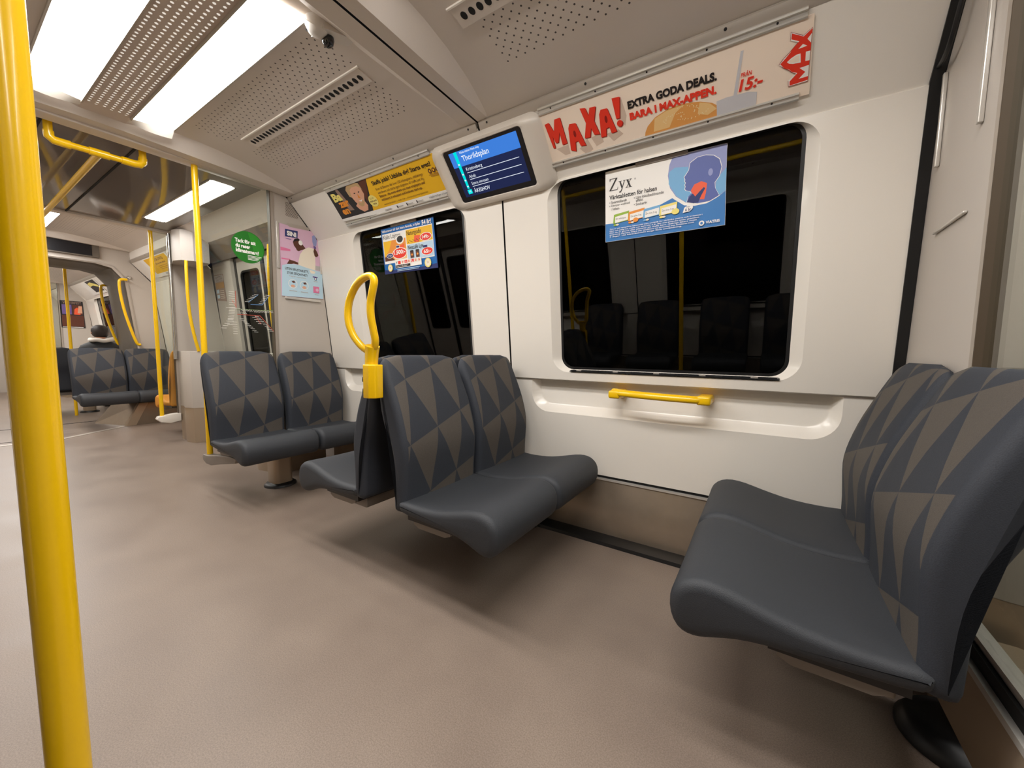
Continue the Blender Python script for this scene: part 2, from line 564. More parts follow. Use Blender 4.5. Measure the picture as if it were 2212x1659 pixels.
def wall_bay(x0, x1, win, tray=True, name='wall_right'):
    b = MB()
    # upper white panel with the window opening
    def W(x, z):
        return (x, yw(z), z)
    zt, zb = 2.055, 0.918
    if win:
        g0, g1 = win
        inner = rrect(g0 - 0.048, g1 + 0.048, 0.965, 2.047, 0.105, 8)
        outer = rrect(x0, x1, zb, zt, 0.0, 8)
        glassl = rrect(g0, g1, 0.985, 2.072, 0.075, 8)
        midl = rrect(g0 - 0.014, g1 + 0.014, 0.975, 2.060, 0.085, 8)
        L0 = [W(*p) for p in outer]
        L1 = [W(*p) for p in inner]
        L1b = [(p[0] * 1.0, yw(p[1]) + 0.006, p[1]) for p in rrect(g0 - 0.040, g1 + 0.040, 0.968, 2.050, 0.100, 8)]
        L2 = [(p[0], yw(p[1]) + 0.030, p[1]) for p in midl]
        L3 = [(p[0], yg(p[1]) - 0.002, p[1]) for p in glassl]
        b.loft([L0, L1, L1b, L2, L3], 'white_panel', cap=False)
    else:
        b.face([W(x0, zb), W(x1, zb), W(x1, zt), W(x0, zt)], 'white_panel')
    # kink, then tilted advertising panel
    b.face([(x0, yw(zt), zt), (x1, yw(zt), zt), (x1, 2.046, 2.062), (x0, 2.046, 2.062)], 'white_panel')
    b.face([(x0, 2.046, 2.062), (x1, 2.046, 2.062), (x1, 1.80, 2.335), (x0, 1.80, 2.335)], 'ad_panel_white')
    # ledge under the sill line and lower panel with the elbow tray
    yl = 2.186
    zl0, zl1 = 0.352, 0.912

    def Lw(x, z):
        return (x, yl + 0.016 * (zl1 - z) / (zl1 - zl0), z)
    b.face([(x0, yw(zb), zb), (x1, yw(zb), zb), (x1, yl, zl1), (x0, yl, zl1)], 'white_panel')
    if tray:
        t0, t1 = x0 + 0.145, x1 - 0.14
        out_ = rrect(x0, x1, zl0, zl1, 0.0, 8)
        in_ = rrect(t0, t1, 0.705, zl1 - 0.004, (0.12, 0.12, 0.001, 0.001), 8)
        in1 = rrect(t0 + 0.004, t1 - 0.004, 0.711, zl1 - 0.004, (0.115, 0.115, 0.001, 0.001), 8)
        in2 = rrect(t0 + 0.035, t1 - 0.035, 0.752, zl1 - 0.004, (0.09, 0.09, 0.001, 0.001), 8)
        in3 = rrect(t0 + 0.042, t1 - 0.042, 0.760, zl1 - 0.004, (0.085, 0.085, 0.001, 0.001), 8)
        b.loft([[Lw(*p) for p in out_], [Lw(*p) for p in in_], [(p[0], Lw(*p)[1] + 0.005, p[1]) for p in in1],
                [(p[0], Lw(*p)[1] + 0.044, p[1]) for p in in2], [(p[0], Lw(*p)[1] + 0.048, p[1]) for p in in3]], 'white_panel', cap=False)
        b.face([(p[0], Lw(*p)[1] + 0.048, p[1]) for p in in3], 'white_panel')
    else:
        b.face([Lw(x0, zl0), Lw(x1, zl0), Lw(x1, zl1), Lw(x0, zl1)], 'white_panel')
    # bottom lip
    b.face([Lw(x0, zl0), Lw(x1, zl0), (x1, 2.25, zl0 - 0.004), (x0, 2.25, zl0 - 0.004)], 'white_panel')
    return struct(b.build(name, angle=30))


def kick(x0, x1, name='baseboard_right'):
    b = MB()
    b.prism([(2.145, 0.0), (2.145, 0.235), (2.195, 0.318), (2.195, 0.326), (2.3, 0.326), (2.3, 0.0)], 0, x0, x1, 'brushed_steel')
    b.prism([(2.19, 0.327), (2.19, 0.336), (2.3, 0.336), (2.3, 0.327)], 0, x0, x1, 'aluminium')
    b.prism([(2.21, 0.336), (2.21, 0.36), (2.3, 0.36), (2.3, 0.336)], 0, x0, x1, 'dark_gap')
    return struct(b.build(name))


def skirting(x0, x1):
    b = MB()
    b.prism([(2.045, 0.0), (2.05, 0.018), (2.105, 0.024), (2.145, 0.022), (2.145, 0.0)], 0, x0, x1, 'black_rubber')
    return struct(b.build('trim_1'))


BAYS = []
for i, (x0, x1, win) in enumerate(((-3.45, -1.424, (-2.90, -1.77)), (-1.412, 0.437, (-1.06, 0.093)))):
    BAYS.append(wall_bay(x0, x1, win))
    BAYS.append(kick(x0, x1))
    BAYS.append(skirting(x0, x1))
BAYS.append(wall_bay(-7.95, -5.80, None, False))
BAYS.append(kick(-7.95, -5.80))
BAYS.append(wall_bay(-12.25, -8.95, (-11.6, -10.45), False))
BAYS.append(kick(-12.25, -8.95))
# dark seams: behind the joint of the two bays and beside the partitions
b = MB()
for xs in (-1.418,):
    b.prism([(2.2, 0.35), (2.19, 0.92), (2.19, 0.93), (2.05, 2.06), (1.80, 2.345), (1.86, 2.36), (2.12, 2.06), (2.25, 0.9), (2.25, 0.35)], 0, xs - 0.02, xs + 0.02, 'dark_gap')
BAYS.append(struct(b.build('trim_2')))


def seal(x0, x1):
    b = MB()
    o = 0.006
    b.prism([(2.2 - o, 0.35), (2.172 - o, 0.9), (yw(2.055) - o, 2.058), (1.80 - o, 2.335), (1.80, 2.42), (1.9, 2.42), (2.3, 2.06), (2.3, 0.35)], 0, x0, x1, 'black_rubber')
    return struct(b.build('trim_3'))


BAYS.append(seal(0.437, 0.471))
BAYS.append(seal(-3.462, -3.45))
BAYS.append(seal(-7.962, -7.95))
# metal strip between wall and ceiling
for x0, x1 in ((-3.45, -1.424), (-1.412, 0.437), (-7.95, -5.80), (-12.25, -8.95)):
    b = MB()
    b.prism([(1.812, 2.318), (1.796, 2.330), (1.784, 2.352), (1.786, 2.360), (1.82, 2.372), (1.86, 2.372)], 0, x0 + 0.004, x1 - 0.004, 'dull_aluminium')
    for k in range(4):
        xx = x0 + 0.06 + (x1 - x0 - 0.12) * k / 3
        b.disc((xx, 1.7885, 2.341), 0.006, (0, -0.87, -0.5), 'black_plastic', 10)
    BAYS.append(struct(b.build('trim_4')))

# windows: pane (root) and rubber frame
WINS = []
for i, (g0, g1) in enumerate(((-2.90, -1.77), (-1.06, 0.093), (-11.6, -10.45))):
    b = MB()
    lp = rrect(g0 + 0.012, g1 - 0.012, 0.997, 2.060, 0.065, 8)
    b.loft([[(x, yg(z), z) for x, z in lp], [(x, yg(z) + 0.006, z) for x, z in lp]], 'window_glass')
    pane = struct(b.build('window_%d' % (i + 1)))
    b = MB()
    lo = rrect(g0 - 0.004, g1 + 0.004, 0.981, 2.076, 0.078, 8)
    li = rrect(g0 + 0.013, g1 - 0.013, 0.998, 2.059, 0.064, 8)
    b.loft([[(x, yg(z) - 0.003, z) for x, z in lo], [(x, yg(z) - 0.004, z) for x, z in li], [(x, yg(z) + 0.01, z) for x, z in li]], 'black_rubber', cap=False)
    fr = b.build('window_frame'); fr.parent = pane
    b = MB()
    b.prism([(2.158, 0.9705), (2.158, 0.9745), (2.194, 0.9815), (2.194, 0.9775)], 0, g0 + 0.07, g1 - 0.03, 'black_plastic')
    for k in range(14):
        xx = g0 + 0.11 + (g1 - g0 - 0.18) * k / 13
        b.box(xx, xx + 0.03, 2.168, 2.186, 0.975, 0.9805, 'dull_aluminium' if k % 3 == 0 else 'black_rubber')
    sg = b.build('sill_grille'); sg.parent = pane
    WINS.append(pane)
    BAYS.append(pane)

# ------------------------------------------------------------------ ceiling
O1, O2, O3 = 0.097, 0.298, 1.13


DZ = 0.0


def zrib(o):
    return DZ + zrib0(o)


def zmid(o):
    return DZ + zmid0(o)


def zrib0(o):
    return 2.39 if o <= O1 else 2.39 + (2.36 - 2.39) * (o - O1) / (O3 - O1)


def zmid0(o):
    if o <= O1:
        return 2.42
    if o <= O2:
        return 2.42 + 0.032 * (o - O1) / (O2 - O1)
    return 2.452 + (2.36 - 2.452) * ((o - O2) / (O3 - O2)) ** 2.0


def ceiling_bay(x0, x1, ra, rb, key):
    """ra/rb: x where the recessed panel starts and ends"""
    pm = 'ceiling_panel_' + key
    vx0, vx1 = ra + 0.22, rb - 0.14
    rects = []
    for s in (1, -1):
        for o0, o1 in ((0.345, 0.555), (0.672, 0.90)):
            a, c = sorted((YC + s * o0, YC + s * o1))
            rects.append((vx0, vx1, a, c))
    perforated(pm, (222, 213, 204), (70, 62, 56), rects, (0.046, 0.023), 0.0042)
    pc = 'ceiling_centre_' + key
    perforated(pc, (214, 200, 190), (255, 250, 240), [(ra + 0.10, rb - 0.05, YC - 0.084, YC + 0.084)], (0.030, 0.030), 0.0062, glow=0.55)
    b = MB()
    os_ = [-O3, -1.07, -1.0, -0.92, -0.85, -0.7, -0.55, -0.42, -O2, -O1, O1, O2, 0.42, 0.55, 0.7, 0.85, 0.92, 1.0, 1.07, O3]
    xs = [x0, ra - 0.06, ra, ra + 0.09, rb - 0.09, rb, rb + 0.06, x1]
    kinds = ['r', 'r', 'm', 'm', 'm', 'm', 'r', 'r']
    def P(i, o):
        z = zrib(abs(o)) if kinds[i] == 'r' else zmid(abs(o))
        x = xs[i]
        if i in (2, 5):        # the slope up into the recess narrows to nothing at the wall
            rel = max(0.0, (zmid(abs(o)) - zrib(abs(o))) / (zmid(O2) - zrib(O2)))
            x = xs[1] + 0.10 * rel if i == 2 else xs[6] - 0.10 * rel
        return (x, YC + o, z)
    for i in range(len(xs) - 1):
        for a, c in zip(os_, os_[1:]):
            mid = abs(a + c) / 2
            if O1 < mid < O2 and i == 3:
                continue
            mname = 'ceiling_grey'
            if 2 <= i <= 4:
                mname = pc if mid < O1 else (pm if mid > O2 else 'ceiling_grey')
            b.face([P(i, a), P(i, c), P(i + 1, c), P(i + 1, a)], mname)
    ce = struct(b.build('ceiling', angle=20))
    lights = []
    return ce


def lamp(xa, xb, side, label, group):
    b = MB()
    loops = []
    n = 8
    for j, (t, dz) in enumerate(((0, 0.0), (0.0, 0.006), (0.035, 0.010), (0.5, 0.010), (0.965, 0.010), (1.0, 0.006), (1.0, 0.0))):
        x = xa + (xb - xa) * t
        L = []
        for k in range(n + 1):
            o = O1 + (O2 - O1) * k / n
            z = zmid(o) - (dz * (0.35 + 0.65 * sin(pi * k / n)) if dz else -0.01)
            L.append((x, YC + side * o, z))
        loops.append(L)
    b.loft(loops, 'lamp_diffuser', closed=False, cap=False)
    dif = b
    cx, cy = (xa + xb) / 2, YC + side * (O1 + O2) / 2
    r = empty('ceiling_light', (cx, cy, 2.45), label, 'light', group)
    part(dif, 'diffuser', r, angle=60)
    for xe, xo in ((xa, xa - 0.05), (xb, xb + 0.05)):
        f = MB()
        f.loft([[(x, YC + side * (O1 + (O2 - O1) * k / n), (zmid(O1 + (O2 - O1) * k / n) - 0.005) if x == xe else zrib(O1 + (O2 - O1) * k / n) + 0.012 + 0.01 * (1 - sin(pi * k / n))) for k in range(n + 1)] for x in (xe, xo)], 'white_panel', closed=False, cap=False)
        part(f, 'end_cap', r, angle=60)
    f = MB()
    for o, s2 in ((O1, -1), (O2, 1)):
        y = YC + side * o
        z = zmid(o)
        f.box(xa - 0.004, xb + 0.004, y - 0.004, y + 0.004, z - 0.012, z + 0.01, 'dull_aluminium')
    part(f, 'side_rail', r)
    return r


CB = [(-3.45, -1.424, -3.27, -1.575, 'a'), (-1.412, 0.437, -1.285, 0.29, 'b'), (-7.95, -5.80, -7.80, -5.95, 'c'), (-12.25, -8.95, -12.1, -9.1, 'd')]
where = {'a': 'over the bay left of the middle seats', 'b': 'over the bay with the large black window', 'c': 'beyond the doorway', 'd': 'in the next car'}
sidew = {1: 'on the window side', -1: 'on the aisle side'}
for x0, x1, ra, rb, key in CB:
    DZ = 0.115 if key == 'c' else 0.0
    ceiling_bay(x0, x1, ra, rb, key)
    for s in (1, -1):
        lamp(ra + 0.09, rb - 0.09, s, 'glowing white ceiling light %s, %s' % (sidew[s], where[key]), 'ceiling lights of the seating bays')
DZ = 0.0
b = MB()
b.face([(-7.95, 1.80, 2.33), (-5.80, 1.80, 2.33), (-5.80, 1.80, 2.48), (-7.95, 1.80, 2.48)], 'ad_panel_white')
b.face([(-7.95, 2 * YC - 1.80, 2.33), (-5.80, 2 * YC - 1.80, 2.33), (-5.80, 2 * YC - 1.80, 2.48), (-7.95, 2 * YC - 1.80, 2.48)], 'ad_panel_white')
struct(b.build('trim_10'))
b = MB()
b.prism([(YC - O3, zrib(O3) + 0.006), (YC - O1, 2.43), (YC + O1, 2.43), (YC + O3, zrib(O3) + 0.006), (YC + O3, 2.5), (YC - O3, 2.5)], 0, -1.44, -1.40, 'dark_gap')
struct(b.build('trim_5'))


def air_vent(xa, xb, side, label):
    """raised strip with a row of dark oval outlets on the sloped ceiling panel"""
    def S(x, o, d):
        z = zmid(o); sl = (zmid(o + 0.01) - zmid(o - 0.01)) / 0.02
        return (x, YC + side * o + 0, z - d)
    r = empty('air_vent', ((xa + xb) / 2, YC + side * 0.615, zmid(0.615)), label, 'air vent')
    f = MB()
    loops = [[S(x, 0.572, 0.0), S(x, 0.574, 0.003), S(x, 0.66, 0.008), S(x, 0.668, 0.0)] for x in (xa, xb)]
    f.loft(loops, 'ceiling_grey')
    part(f, 'vent_strip', r)
    f = MB()
    f.loft([[S(x, 0.564, 0.0), S(x, 0.565, 0.006), S(x, 0.571, 0.007), S(x, 0.573, 0.0)] for x in (xa - 0.01, xb + 0.01)], 'white_panel')
    part(f, 'edge_lip', r)
    f = MB()
    n = max(4, int((xb - xa - 0.06) / 0.039))
    for k in range(n):
        x = xa + 0.04 + (xb - xa - 0.08) * k / (n - 1)
        f.face([S(x + 0.0135 * cos(2 * pi * q / 16), 0.617 + 0.017 * sin(2 * pi * q / 16), 0.0067 + 0.0011 * sin(2 * pi * q / 16)) for q in range(16)], 'dark_gap')
    part(f, 'outlet_holes', r, merge=False)
    return r


air_vent(-2.92, -1.72, 1, 'long air vent strip with dark oval holes on the ceiling above the yellow advert')
air_vent(-1.13, 0.15, 1, 'air vent strip with large dark holes on the ceiling at the top of the photo')
air_vent(-2.92, -1.72, -1, 'air vent strip with dark oval holes on the aisle side ceiling slope')

# security camera on the ceiling
r = empty('security_camera', (-1.655, 1.03, 2.40), 'small white dome security camera on the ceiling beside the long light', 'security camera')
b = MB()
b.lathe([(0.001, 0.055), (0.048, 0.055), (0.05, 0.035), (0.047, 0.012), (0.036, -0.012), (0.02, -0.022), (0.001, -0.025)], (-1.645, 1.00, 2.42), 'camera_white')
b.loft([[(-1.645 + dx, 1.0 + dy, 2.46 - dz) for dx, dy, dz in ((-0.045, 0, 0), (0.045, 0, 0), (0.045, 0, 0.05), (-0.045, 0, 0.05))],
        [(-1.60 + dx, 1.13 + dy, 2.45 - dz) for dx, dy, dz in ((-0.03, 0, 0), (0.03, 0, 0), (0.03, 0, 0.02), (-0.03, 0, 0.02))]], 'camera_white')
part(b, 'housing', r, angle=50)
b = MB()
b.lathe([(0.001, -0.032), (0.012, -0.028), (0.021, -0.019), (0.026, 0.0), (0.024, 0.012)], (-1.643, 1.045, 2.408), 'lens_dark')
part(b, 'lens_dome', r, angle=60)
b = MB()
b.disc((-1.665, 0.965, 2.405), 0.006, (0, -0.8, -0.6), 'black_plastic', 10)
part(b, 'screw', r)

# ------------------------------------------------------------------ fonts and printed things
_tc = bpy.data.curves.new('lettering_tmp', 'FONT')
_to = bpy.data.objects.new('lettering_tmp', _tc)
COL.objects.link(_to)


def text_mesh(body, bold=0.0, shear=0.0, spacing=1.0):
    _tc.body = body
    _tc.size = 1.0
    _tc.offset = bold
    _tc.shear = shear
    _tc.space_character = spacing
    _tc.resolution_u = 3
    bpy.context.view_layer.update()
    ev = _to.evaluated_get(bpy.context.evaluated_depsgraph_get())
    me = ev.to_mesh()
    vs = [(v.co.x, v.co.y) for v in me.vertices]
    fs = [tuple(p.vertices) for p in me.polygons]
    ev.to_mesh_clear()
    return vs, fs


class Print:
    """flat printed artwork on a thin card; coordinates are metres in the card's own plane"""
    def __init__(s, O, U, V, lift=0.0):
        s.O, s.U, s.V = Vector(O), Vector(U).normalized(), Vector(V).normalized()
        s.N = s.U.cross(s.V).normalized()
        s.b = MB()
        s.h = lift
        s.step = 0.00012

    def P(s, u, v, h=None):
        return s.O + s.U * u + s.V * v + s.N * (s.h if h is None else h)

    def card(s, pts, m, thick=0.002):
        s.b.loft([[s.P(u, v, s.h) for u, v in pts], [s.P(u, v, s.h + thick) for u, v in pts]], m)
        s.h += thick + s.step

    def poly(s, pts, m):
        s.b.face([s.P(u, v) for u, v in pts], m)
        s.h += s.step

    def rect(s, u0, v0, u1, v1, m):
        s.poly([(u0, v0), (u1, v0), (u1, v1), (u0, v1)], m)

    def ell(s, u, v, a, c, m, n=28, rot=0):
        s.poly([(u + a * cos(2 * pi * k / n) * cos(rot) - c * sin(2 * pi * k / n) * sin(rot),
                 v + a * cos(2 * pi * k / n) * sin(rot) + c * sin(2 * pi * k / n) * cos(rot)) for k in range(n)], m)

    def line(s, pts, wd, m):
        for a, c in zip(pts, pts[1:]):
            d = Vector((c[0] - a[0], c[1] - a[1])); 
            if d.length < 1e-6:
                continue
            n = Vector((-d.y, d.x)).normalized() * wd / 2
            s.b.face([s.P(a[0] + n.x, a[1] + n.y), s.P(a[0] - n.x, a[1] - n.y), s.P(c[0] - n.x, c[1] - n.y), s.P(c[0] + n.x, c[1] + n.y)], m)
        s.h += s.step

    def text(s, body, u0, v0, u1, v1, m, bold=0.0, shear=0.0, rot=0.0, spacing=1.0):
        """fill the box (u0,v0)-(u1,v1) with the words"""
        vs, fs = text_mesh(body, bold, shear, spacing)
        if not vs:
            return
        xa = min(v[0] for v in vs); xb = max(v[0] for v in vs)
        ya = min(v[1] for v in vs); yb = max(v[1] for v in vs)
        sx = (u1 - u0) / max(xb - xa, 1e-6); sy = (v1 - v0) / max(yb - ya, 1e-6)
        cu, cv = (u0 + u1) / 2, (v0 + v1) / 2
        base = len(s.b.v)
        mi = s.b.slot(m)
        for x, y in vs:
            du = (x - (xa + xb) / 2) * sx; dv = (y - (ya + yb) / 2) * sy
            s.b.v.append(tuple(s.P(cu + du * cos(rot) - dv * sin(rot), cv + du * sin(rot) + dv * cos(rot))))
        for f in fs:
            s.b.f.append(tuple(base + k for k in f)); s.b.m.append(mi)
        s.h += s.step

    def build(s, name, origin=None):
        return s.b.build(name, merge=False, origin=origin)


AD_O, AD_U, AD_V = (0, 2.04, 2.06), (1, 0, 0), (0, -0.6644, 0.7474)
GL_O, GL_U, GL_V = (0, 2.205, 1.0), (1, 0, 0), (0, -0.1142, 0.9934)


def block_letter(p, pts, m, shadow='ink_darkred'):
    p.poly([(u + 0.0035, v - 0.0035) for u, v in pts], shadow)
    p.poly(pts, m)


# --- burger advert above the large window
p = Print(AD_O, AD_U, AD_V, 0.002)
p.card([(-1.055, 0.072), (0.088, 0.076), (0.080, 0.325), (-1.050, 0.325)], 'ink_peach')
for pts_ in ([(-0.995, 0.15), (-0.955, 0.11), (-0.925, 0.11), (-0.925, 0.155)], [(-0.87, 0.12), (-0.84, 0.085), (-0.80, 0.10), (-0.82, 0.155)], [(-0.80, 0.155), (-0.78, 0.11), (-0.74, 0.12), (-0.75, 0.16)], [(-0.72, 0.15), (-0.69, 0.11), (-0.64, 0.13), (-0.66, 0.155)], [(-0.645, 0.20), (-0.625, 0.275), (-0.612, 0.20), (-0.625, 0.16)]):
    p.poly(pts_, 'ink_shade')
p.poly([(-0.545, 0.080), (-0.537, 0.109), (-0.524, 0.13), (-0.488, 0.157), (-0.428, 0.175), (-0.38, 0.177), (-0.33, 0.171), (-0.297, 0.164), (-0.252, 0.146), (-0.224, 0.124), (-0.214, 0.106), (-0.212, 0.080)], 'ink_bun')
p.poly([(-0.49, 0.152), (-0.44, 0.168), (-0.36, 0.172), (-0.40, 0.15), (-0.43, 0.10), (-0.50, 0.10)], 'ink_bunlight')
p.poly([(-0.30, 0.162), (-0.26, 0.146), (-0.235, 0.12), (-0.27, 0.105), (-0.31, 0.12)], 'ink_bunlight')
for k in range(46):
    a = k * 2.399963; q = sqrt(((k * 7) % 46) / 46.0)
    p.b.face([p.P(-0.365 + 0.10 * q * cos(a) + 0.0028 * cos(t * 1.571 + a), 0.135 + 0.032 * q * sin(a) + 0.0022 * sin(t * 1.571 + a)) for t in range(4)], 'ink_seed')
p.h += p.step
p.poly([(-0.235, 0.09), (-0.09, 0.09), (-0.088, 0.137), (-0.12, 0.147), (-0.20, 0.15), (-0.235, 0.146)], 'ink_cup')
p.poly([(-0.172, 0.148), (-0.147, 0.292), (-0.137, 0.291), (-0.159, 0.147)], 'ink_cup')
M_ = [(-1.025, 0.275), (-1.001, 0.277), (-0.985, 0.232), (-0.967, 0.283), (-0.936, 0.283), (-0.929, 0.163), (-0.956, 0.161), (-0.957, 0.222), (-0.975, 0.178), (-0.990, 0.178), (-0.999, 0.215), (-0.999, 0.157), (-1.005, 0.157), (-1.010, 0.157)]
A1 = [(-0.918, 0.125), (-0.905, 0.225), (-0.895, 0.242), (-0.862, 0.238), (-0.833, 0.128), (-0.861, 0.132), (-0.868, 0.158), (-0.884, 0.156), (-0.892, 0.114)]
X_ = [(-0.826, 0.291), (-0.799, 0.286), (-0.790, 0.250), (-0.778, 0.281), (-0.748, 0.278), (-0.768, 0.222), (-0.752, 0.159), (-0.780, 0.163), (-0.790, 0.196), (-0.803, 0.158), (-0.832, 0.160), (-0.810, 0.223)]
A2 = [(-0.748, 0.142), (-0.738, 0.240), (-0.727, 0.258), (-0.696, 0.255), (-0.668, 0.149), (-0.694, 0.147), (-0.700, 0.176), (-0.716, 0.174), (-0.722, 0.142)]
for L in (M_, A1, X_, A2):
    block_letter(p, L, 'ink_red')
p.ell(-0.878, 0.193, 0.007, 0.016, 'ink_darkred', 12)
p.ell(-0.709, 0.212, 0.007, 0.016, 'ink_darkred', 12)
block_letter(p, [(-0.667, 0.287), (-0.630, 0.283), (-0.645, 0.200), (-0.661, 0.200)], 'ink_red')
block_letter(p, [(-0.648 + 0.014 * cos(k * 0.7), 0.178 + 0.014 * sin(k * 0.7)) for k in range(9)], 'ink_red')
p.text('EXTRA GODA DEALS.', -0.600, 0.222, -0.232, 0.254, 'ink_black', 0.05)
p.text('BARA I MAX-APPEN.', -0.598, 0.175, -0.234, 0.206, 'ink_red', 0.05)
p.text('FRÅN', -0.146, 0.204, -0.107, 0.223, 'ink_red', 0.02, 0.2)
p.text('15:-', -0.153, 0.155, -0.069, 0.197, 'ink_red', 0.03, 0.2)
lo = [(0.078, 0.288), (0.052, 0.273), (0.013, 0.296), (0.013, 0.271), (0.038, 0.258), (0.016, 0.238), (0.012, 0.234), (-0.003, 0.223), (-0.019, 0.206), (-0.004, 0.19), (0.015, 0.177), (0.023, 0.168), (0.04, 0.158), (0.015, 0.142), (0.017, 0.122), (0.079, 0.122)]
p.poly(lo, 'ink_darkred')
cu, cv = 0.04, 0.205
p.poly([(u + (0.0012 if u < cu else -0.0008), v + (0.0016 if v < cv else -0.0016)) for u, v in lo], 'ink_white')
p.poly([(0.078, 0.285), (0.053, 0.269), (0.017, 0.29), (0.016, 0.273), (0.041, 0.259), (0.019, 0.239), (0.016, 0.233), (-0.001, 0.217), (-0.014, 0.206), (-0.001, 0.19), (0.017, 0.179), (0.024, 0.17), (0.043, 0.16), (0.02, 0.139), (0.021, 0.125), (0.078, 0.127), (0.078, 0.139), (0.049, 0.139), (0.068, 0.156), (0.049, 0.174), (0.078, 0.175), (0.078, 0.189), (0.065, 0.191), (0.064, 0.22), (0.078, 0.219), (0.078, 0.242), (0.065, 0.258), (0.078, 0.272)], 'ink_red')
p.poly([(0.04, 0.236), (0.053, 0.247), (0.067, 0.237)], 'ink_white')
p.poly([(0.007, 0.206), (0.019, 0.214), (0.035, 0.22), (0.048, 0.22), (0.051, 0.191), (0.027, 0.194), (0.014, 0.199)], 'ink_white')
p.poly([(0.013, 0.206), (0.021, 0.211), (0.035, 0.216), (0.045, 0.216), (0.047, 0.195), (0.027, 0.198), (0.018, 0.201)], 'ink_peach')
tag(p.build('advert_card', (-0.48, 1.9, 2.19)), 'long cream burger advert with red letters above the large window', 'advert')


def ad_holder(x0, x1, label, v_bot=0.066, v_top=0.318):
    r = empty('advert_holder', ((x0 + x1) / 2, 1.93, 2.2), label, 'advert holder')
    q = Print(AD_O, AD_U, AD_V)
    def strip(vs, name, xa, xb):
        bb = MB()
        loops = [[q.P(x, v, h) for v, h in vs] for x in (xa, xb)]
        bb.loft(loops, 'aluminium')
        for k in range(5):
            cc = q.P(xa + 0.07 + (xb - xa - 0.16) * k / 4, (vs[0][0] + vs[-1][0]) / 2, 0.0092)
            bb.disc(cc, 0.004, q.N, 'black_plastic', 8)
        part(bb, name, r)
    a = v_top
    strip([(a, 0.0), (a + 0.002, 0.010), (a + 0.008, 0.013), (a + 0.013, 0.008), (a + 0.022, 0.007), (a + 0.028, 0.014), (a + 0.034, 0.012), (a + 0.036, 0.0)], 'top_rail', x0 + 0.01, x1 - 0.025)
    c = v_bot
    strip([(c, 0.0), (c, 0.012), (c + 0.006, 0.014), (c + 0.010, 0.008), (c + 0.017, 0.008), (c + 0.021, 0.013), (c + 0.026, 0.011), (c + 0.027, 0.0)], 'bottom_rail', x0 + 0.005, x1 - 0.03)
    return r


ad_holder(-1.05, 0.085, 'pair of aluminium rails holding the cream burger advert')

# --- yellow job fair advert
p = Print(AD_O, AD_U, AD_V, 0.002)
p.card([(-2.95, 0.098), (-1.786, 0.052), (-1.780, 0.335), (-2.93, 0.345)], 'ink_white')
p.poly([(-2.56, 0.113), (-1.792, 0.112), (-1.783, 0.332), (-2.445, 0.334)], 'ink_yellow')
p.poly([(-2.50, 0.25), (-1.786, 0.25), (-1.783, 0.332), (-2.445, 0.334)], 'ink_yellow')
p.poly([(-2.947, 0.116), (-2.553, 0.114), (-2.447, 0.334), (-2.93, 0.343)], 'ink_charcoal')
p.poly([(-2.80, 0.16), (-2.745, 0.155), (-2.80, 0.34), (-2.83, 0.34)], 'ink_taupe')
p.poly([(-2.56, 0.18), (-2.50, 0.25), (-2.45, 0.333), (-2.53, 0.333), (-2.57, 0.27)], 'ink_brown')
p.poly([(-2.74, 0.116), (-2.56, 0.116), (-2.56, 0.15), (-2.60, 0.168), (-2.68, 0.172), (-2.73, 0.15)], 'ink_charcoal')
p.poly([(-2.702, 0.178), (-2.685, 0.15), (-2.65, 0.124), (-2.60, 0.128), (-2.575, 0.160), (-2.585, 0.195), (-2.66, 0.2)], 'ink_skinpale')
p.poly([(-2.693, 0.245), (-2.683, 0.205), (-2.654, 0.166), (-2.618, 0.165), (-2.586, 0.192), (-2.550, 0.240), (-2.552, 0.295), (-2.59, 0.318), (-2.655, 0.318), (-2.69, 0.29)], 'ink_skinpale')
p.poly([(-2.665, 0.180), (-2.645, 0.163), (-2.615, 0.164), (-2.588, 0.19), (-2.60, 0.205), (-2.63, 0.187), (-2.655, 0.2)], 'ink_hairblond')
p.poly([(-2.712, 0.25), (-2.715, 0.30), (-2.68, 0.328), (-2.61, 0.334), (-2.55, 0.318), (-2.542, 0.262), (-2.553, 0.285), (-2.585, 0.303), (-2.64, 0.305), (-2.675, 0.29), (-2.692, 0.24)], 'ink_hairblond')
p.ell(-2.642, 0.262, 0.010, 0.004, 'ink_charcoal', 10)
p.ell(-2.592, 0.262, 0.009, 0.004, 'ink_charcoal', 10)
p.poly([(-2.617, 0.255), (-2.607, 0.222), (-2.630, 0.224)], 'ink_orange')
p.poly([(-2.645, 0.208), (-2.618, 0.196), (-2.595, 0.212), (-2.615, 0.206)], 'ink_white')
p.text('Ba', -2.905, 0.243, -2.800, 0.307, 'ink_paleyellow', 0.05)
p.text('zar', -2.877, 0.193, -2.755, 0.235, 'ink_amber', 0.05)
p.text('en', -2.888, 0.140, -2.800, 0.180, 'ink_amber', 0.05)
p.ell(-2.497, 0.176, 0.046, 0.042, 'ink_paleyellow')
p.text('22-23', -2.522, 0.190, -2.480, 0.201, 'ink_brown')
p.text('FEBRUARI', -2.535, 0.170, -2.460, 0.181, 'ink_brown', 0.02)
p.text('2024', -2.515, 0.150, -2.478, 0.161, 'ink_brown', 0.02)
p.text('Skaffa jobb? Utbilda dig? Starta eget?', -2.418, 0.262, -1.842, 0.298, 'ink_black', 0.02)
p.text('Kom till Bazaren där över 130 arbetsgivare, utbildnings-', -2.41, 0.228, -1.935, 0.250, 'ink_brown')
p.text('anordnare och starta eget-rådgivare vill träffa just dig.', -2.41, 0.203, -1.945, 0.225, 'ink_brown')
p.text('Bazaren - the event where you meet employers and', -2.41, 0.178, -1.955, 0.200, 'ink_brown', 0.015)
